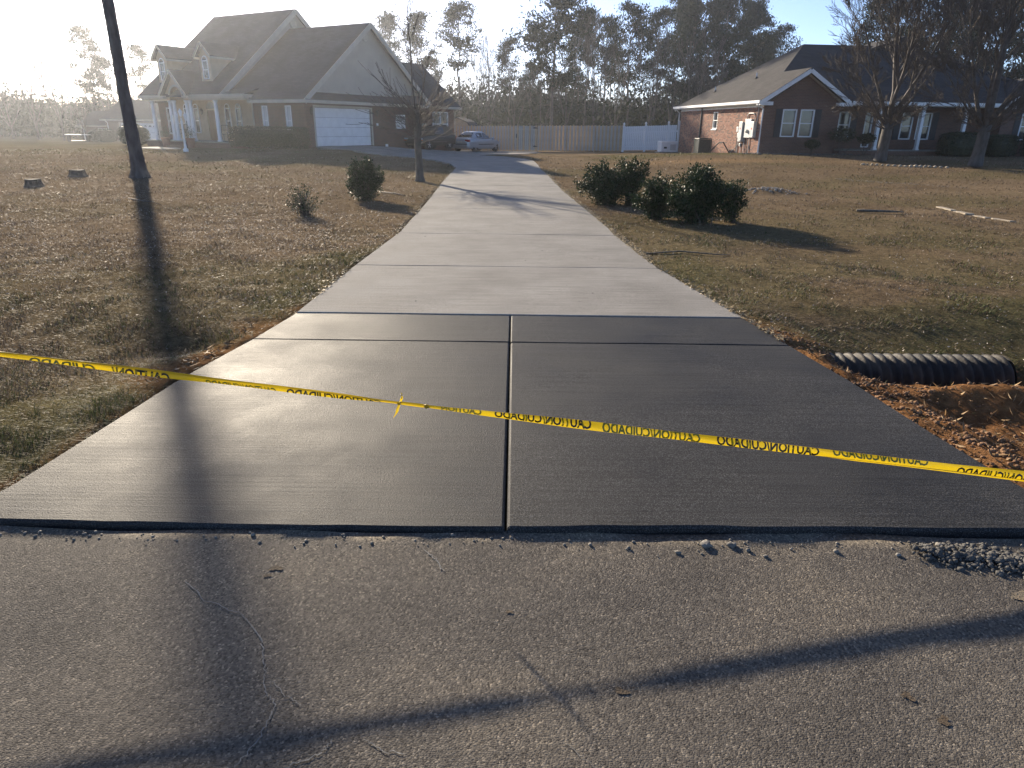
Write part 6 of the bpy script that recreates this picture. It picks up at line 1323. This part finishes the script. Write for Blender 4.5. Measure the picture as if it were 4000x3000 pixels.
bs = [(0, 70, 88, 8.6, 1.0, 'wide bare tree near the left edge', 'bare trees at far left'), (1, 125, 86, 8.8, .9, 'tall bare tree left of the full-crowned pine', 'bare trees at far left'), (2, 15, 92, 7.5, 1.0, 'bare tree at the very left edge', 'bare trees at far left'), (1, 265, 94, 7.0, 1.0, 'bare tree just right of the leaning trunk', 'bare trees at far left'), (0, 175, 90, 6.5, 1.0, 'bare tree under the full-crowned pine', 'bare trees at far left'),
 (1, 1050, 80, 9.6, .75, 'ragged bare tree right of the slim pine', G3), (1, 1028, 96, 9.0, .8, 'pale bare tree between the slim pine and ragged tree', G3), (0, 1215, 78, 10.5, .6, 'tall narrow bare tree right of the thick pine trunk', G3), (1, 1275, 80, 11.5, .6, 'upright bare tree in the wood centre', G3), (2, 1320, 82, 9.0, .8, 'spreading bare tree in the wood centre', G3), (1, 1395, 80, 10.0, .7, 'bare tree before the flat-crowned pine', G3), (0, 1490, 72, 8.6, .9, 'reddish bare tree left of the right house eave', G3), (2, 1440, 76, 8.0, .9, 'bare tree above the white fence', G3), (1, 1535, 80, 8.0, .9, 'bare tree before the largest evergreen', G3), (2, 1160, 82, 7.5, .9, 'low bare tree left of the thick pine trunk', G3), (0, 1105, 78, 7.0, .9, 'low bare tree above the fence gate', G3)]
for bi, px, D, H, wd, lab, g in bs: place(BP[bi], at_px(px, D), D, H, 11, wd, lab, g)

# far wood that closes the horizon: trunks, twigs and evergreen scrub read as one mass
rng = np.random.default_rng(77); S = []; C = []; Cb = []
def woods(px0, px1, n, D0, D1, h0, h1, ev):
    for i in range(n):
        D = D0 + (D1 - D0) * rng.random(); x = at_px(px0 + (px1 - px0) * rng.random(), D); h = h0 + (h1 - h0) * rng.random(); z = float(tz(np.array([x]), np.array([D]))[0]); lean = rng.normal(0, .05, 2)
        top = np.array([x + lean[0] * h, D + lean[1] * h, z + h]); S.append((x, D, z - .3, *top, .06 + .05 * rng.random(), .02))
        for k in range(7):
            f = .35 + .65 * rng.random(); o = np.array([x, D, z]) * (1 - f) + top * f; a = rng.random() * 6.28; q = o + np.array([math.cos(a), math.sin(a), .7]) * (1.6 * (1.1 - f) + .5); S.append((*o, *q, .022, .012))
            for _ in range(2): e = q + rng.normal(0, .5, 3) + np.array([0, 0, .45]); S.append((*(o * .4 + q * .6), *e, .014, .010))
        if rng.random() < ev:
            hh = h * (.12 + .55 * rng.random()); c = np.array([x, D, z + hh]); C.append(c + np.clip(rng.normal(0, 1, (240, 3)), -1.7, 1.7) * np.array([1.3, 1.3, hh * .40]))
woods(960, 1500, 340, 97, 124, 3.5, 9.0, .75); woods(-80, 330, 260, 100, 135, 3, 6.5, .75); woods(1480, 2330, 170, 100, 130, 6, 11, .9); woods(760, 1000, 50, 105, 130, 4, 8, .6); woods(330, 760, 50, 120, 140, 4, 7, .6)
fw_ = struct('far_wood'); fw_['kind'] = 'stuff'; fw_['label'] = 'dim grey wood of trunks and scrub closing the horizon'; fw_['category'] = 'wood'
segs_obj('thin_trunks', S, M['fartwig'], fw_, .035)['kind'] = 'stuff'
C = np.concatenate(C); C[:, 2] = np.maximum(C[:, 2], -.5); V, Fi = leaf_mesh(C, .40 + .45 * rng.random(len(C)), rng, .5, .3); mesh_obj('evergreen_scrub', V, Fi, M['needle'], fw_)['kind'] = 'stuff'
n = 30000; px = rng.random(n) * 2500 - 140; D = 70 + 55 * rng.random(n); x = (px - 1106) / 1574 * D; keep = ((px > 930) & (px < 1560) & (D > 72)) | (D > 98); x, D = x[keep], D[keep]; clum = fbm(x, D, 6, 2); z = tz(x, D) + np.abs(rng.normal(0, 1.0, len(x))) * (.5 + 3.0 * clum)
V, Fi = leaf_mesh(np.stack([x, D, z], -1), .35 + .45 * rng.random(len(x)), rng, .4, .4); mesh_obj('underbrush', V, Fi, M['needle2'], fw_)['kind'] = 'stuff'

# ---------------------------------------------------------------- haze
m = bpy.data.materials.new('haze'); m.use_nodes = True; N = m.node_tree.nodes; L = m.node_tree.links; N.clear()
pv = N.new('ShaderNodeVolumePrincipled'); pv.inputs['Color'].default_value = (.86, .91, 1.0, 1); pv.inputs['Density'].default_value = .0006; pv.inputs['Anisotropy'].default_value = .74  # forward scatter shaped to stand in for lens glare near the sun
mo = N.new('ShaderNodeOutputMaterial'); L.new(pv.outputs[0], mo.inputs['Volume'])
hz = MB().box(-170, 170, -60, 160, -3, 21).build('haze', m); tag(hz, kind='stuff', label='pale sunlit haze hanging between the houses and trees, also standing in for lens glare')
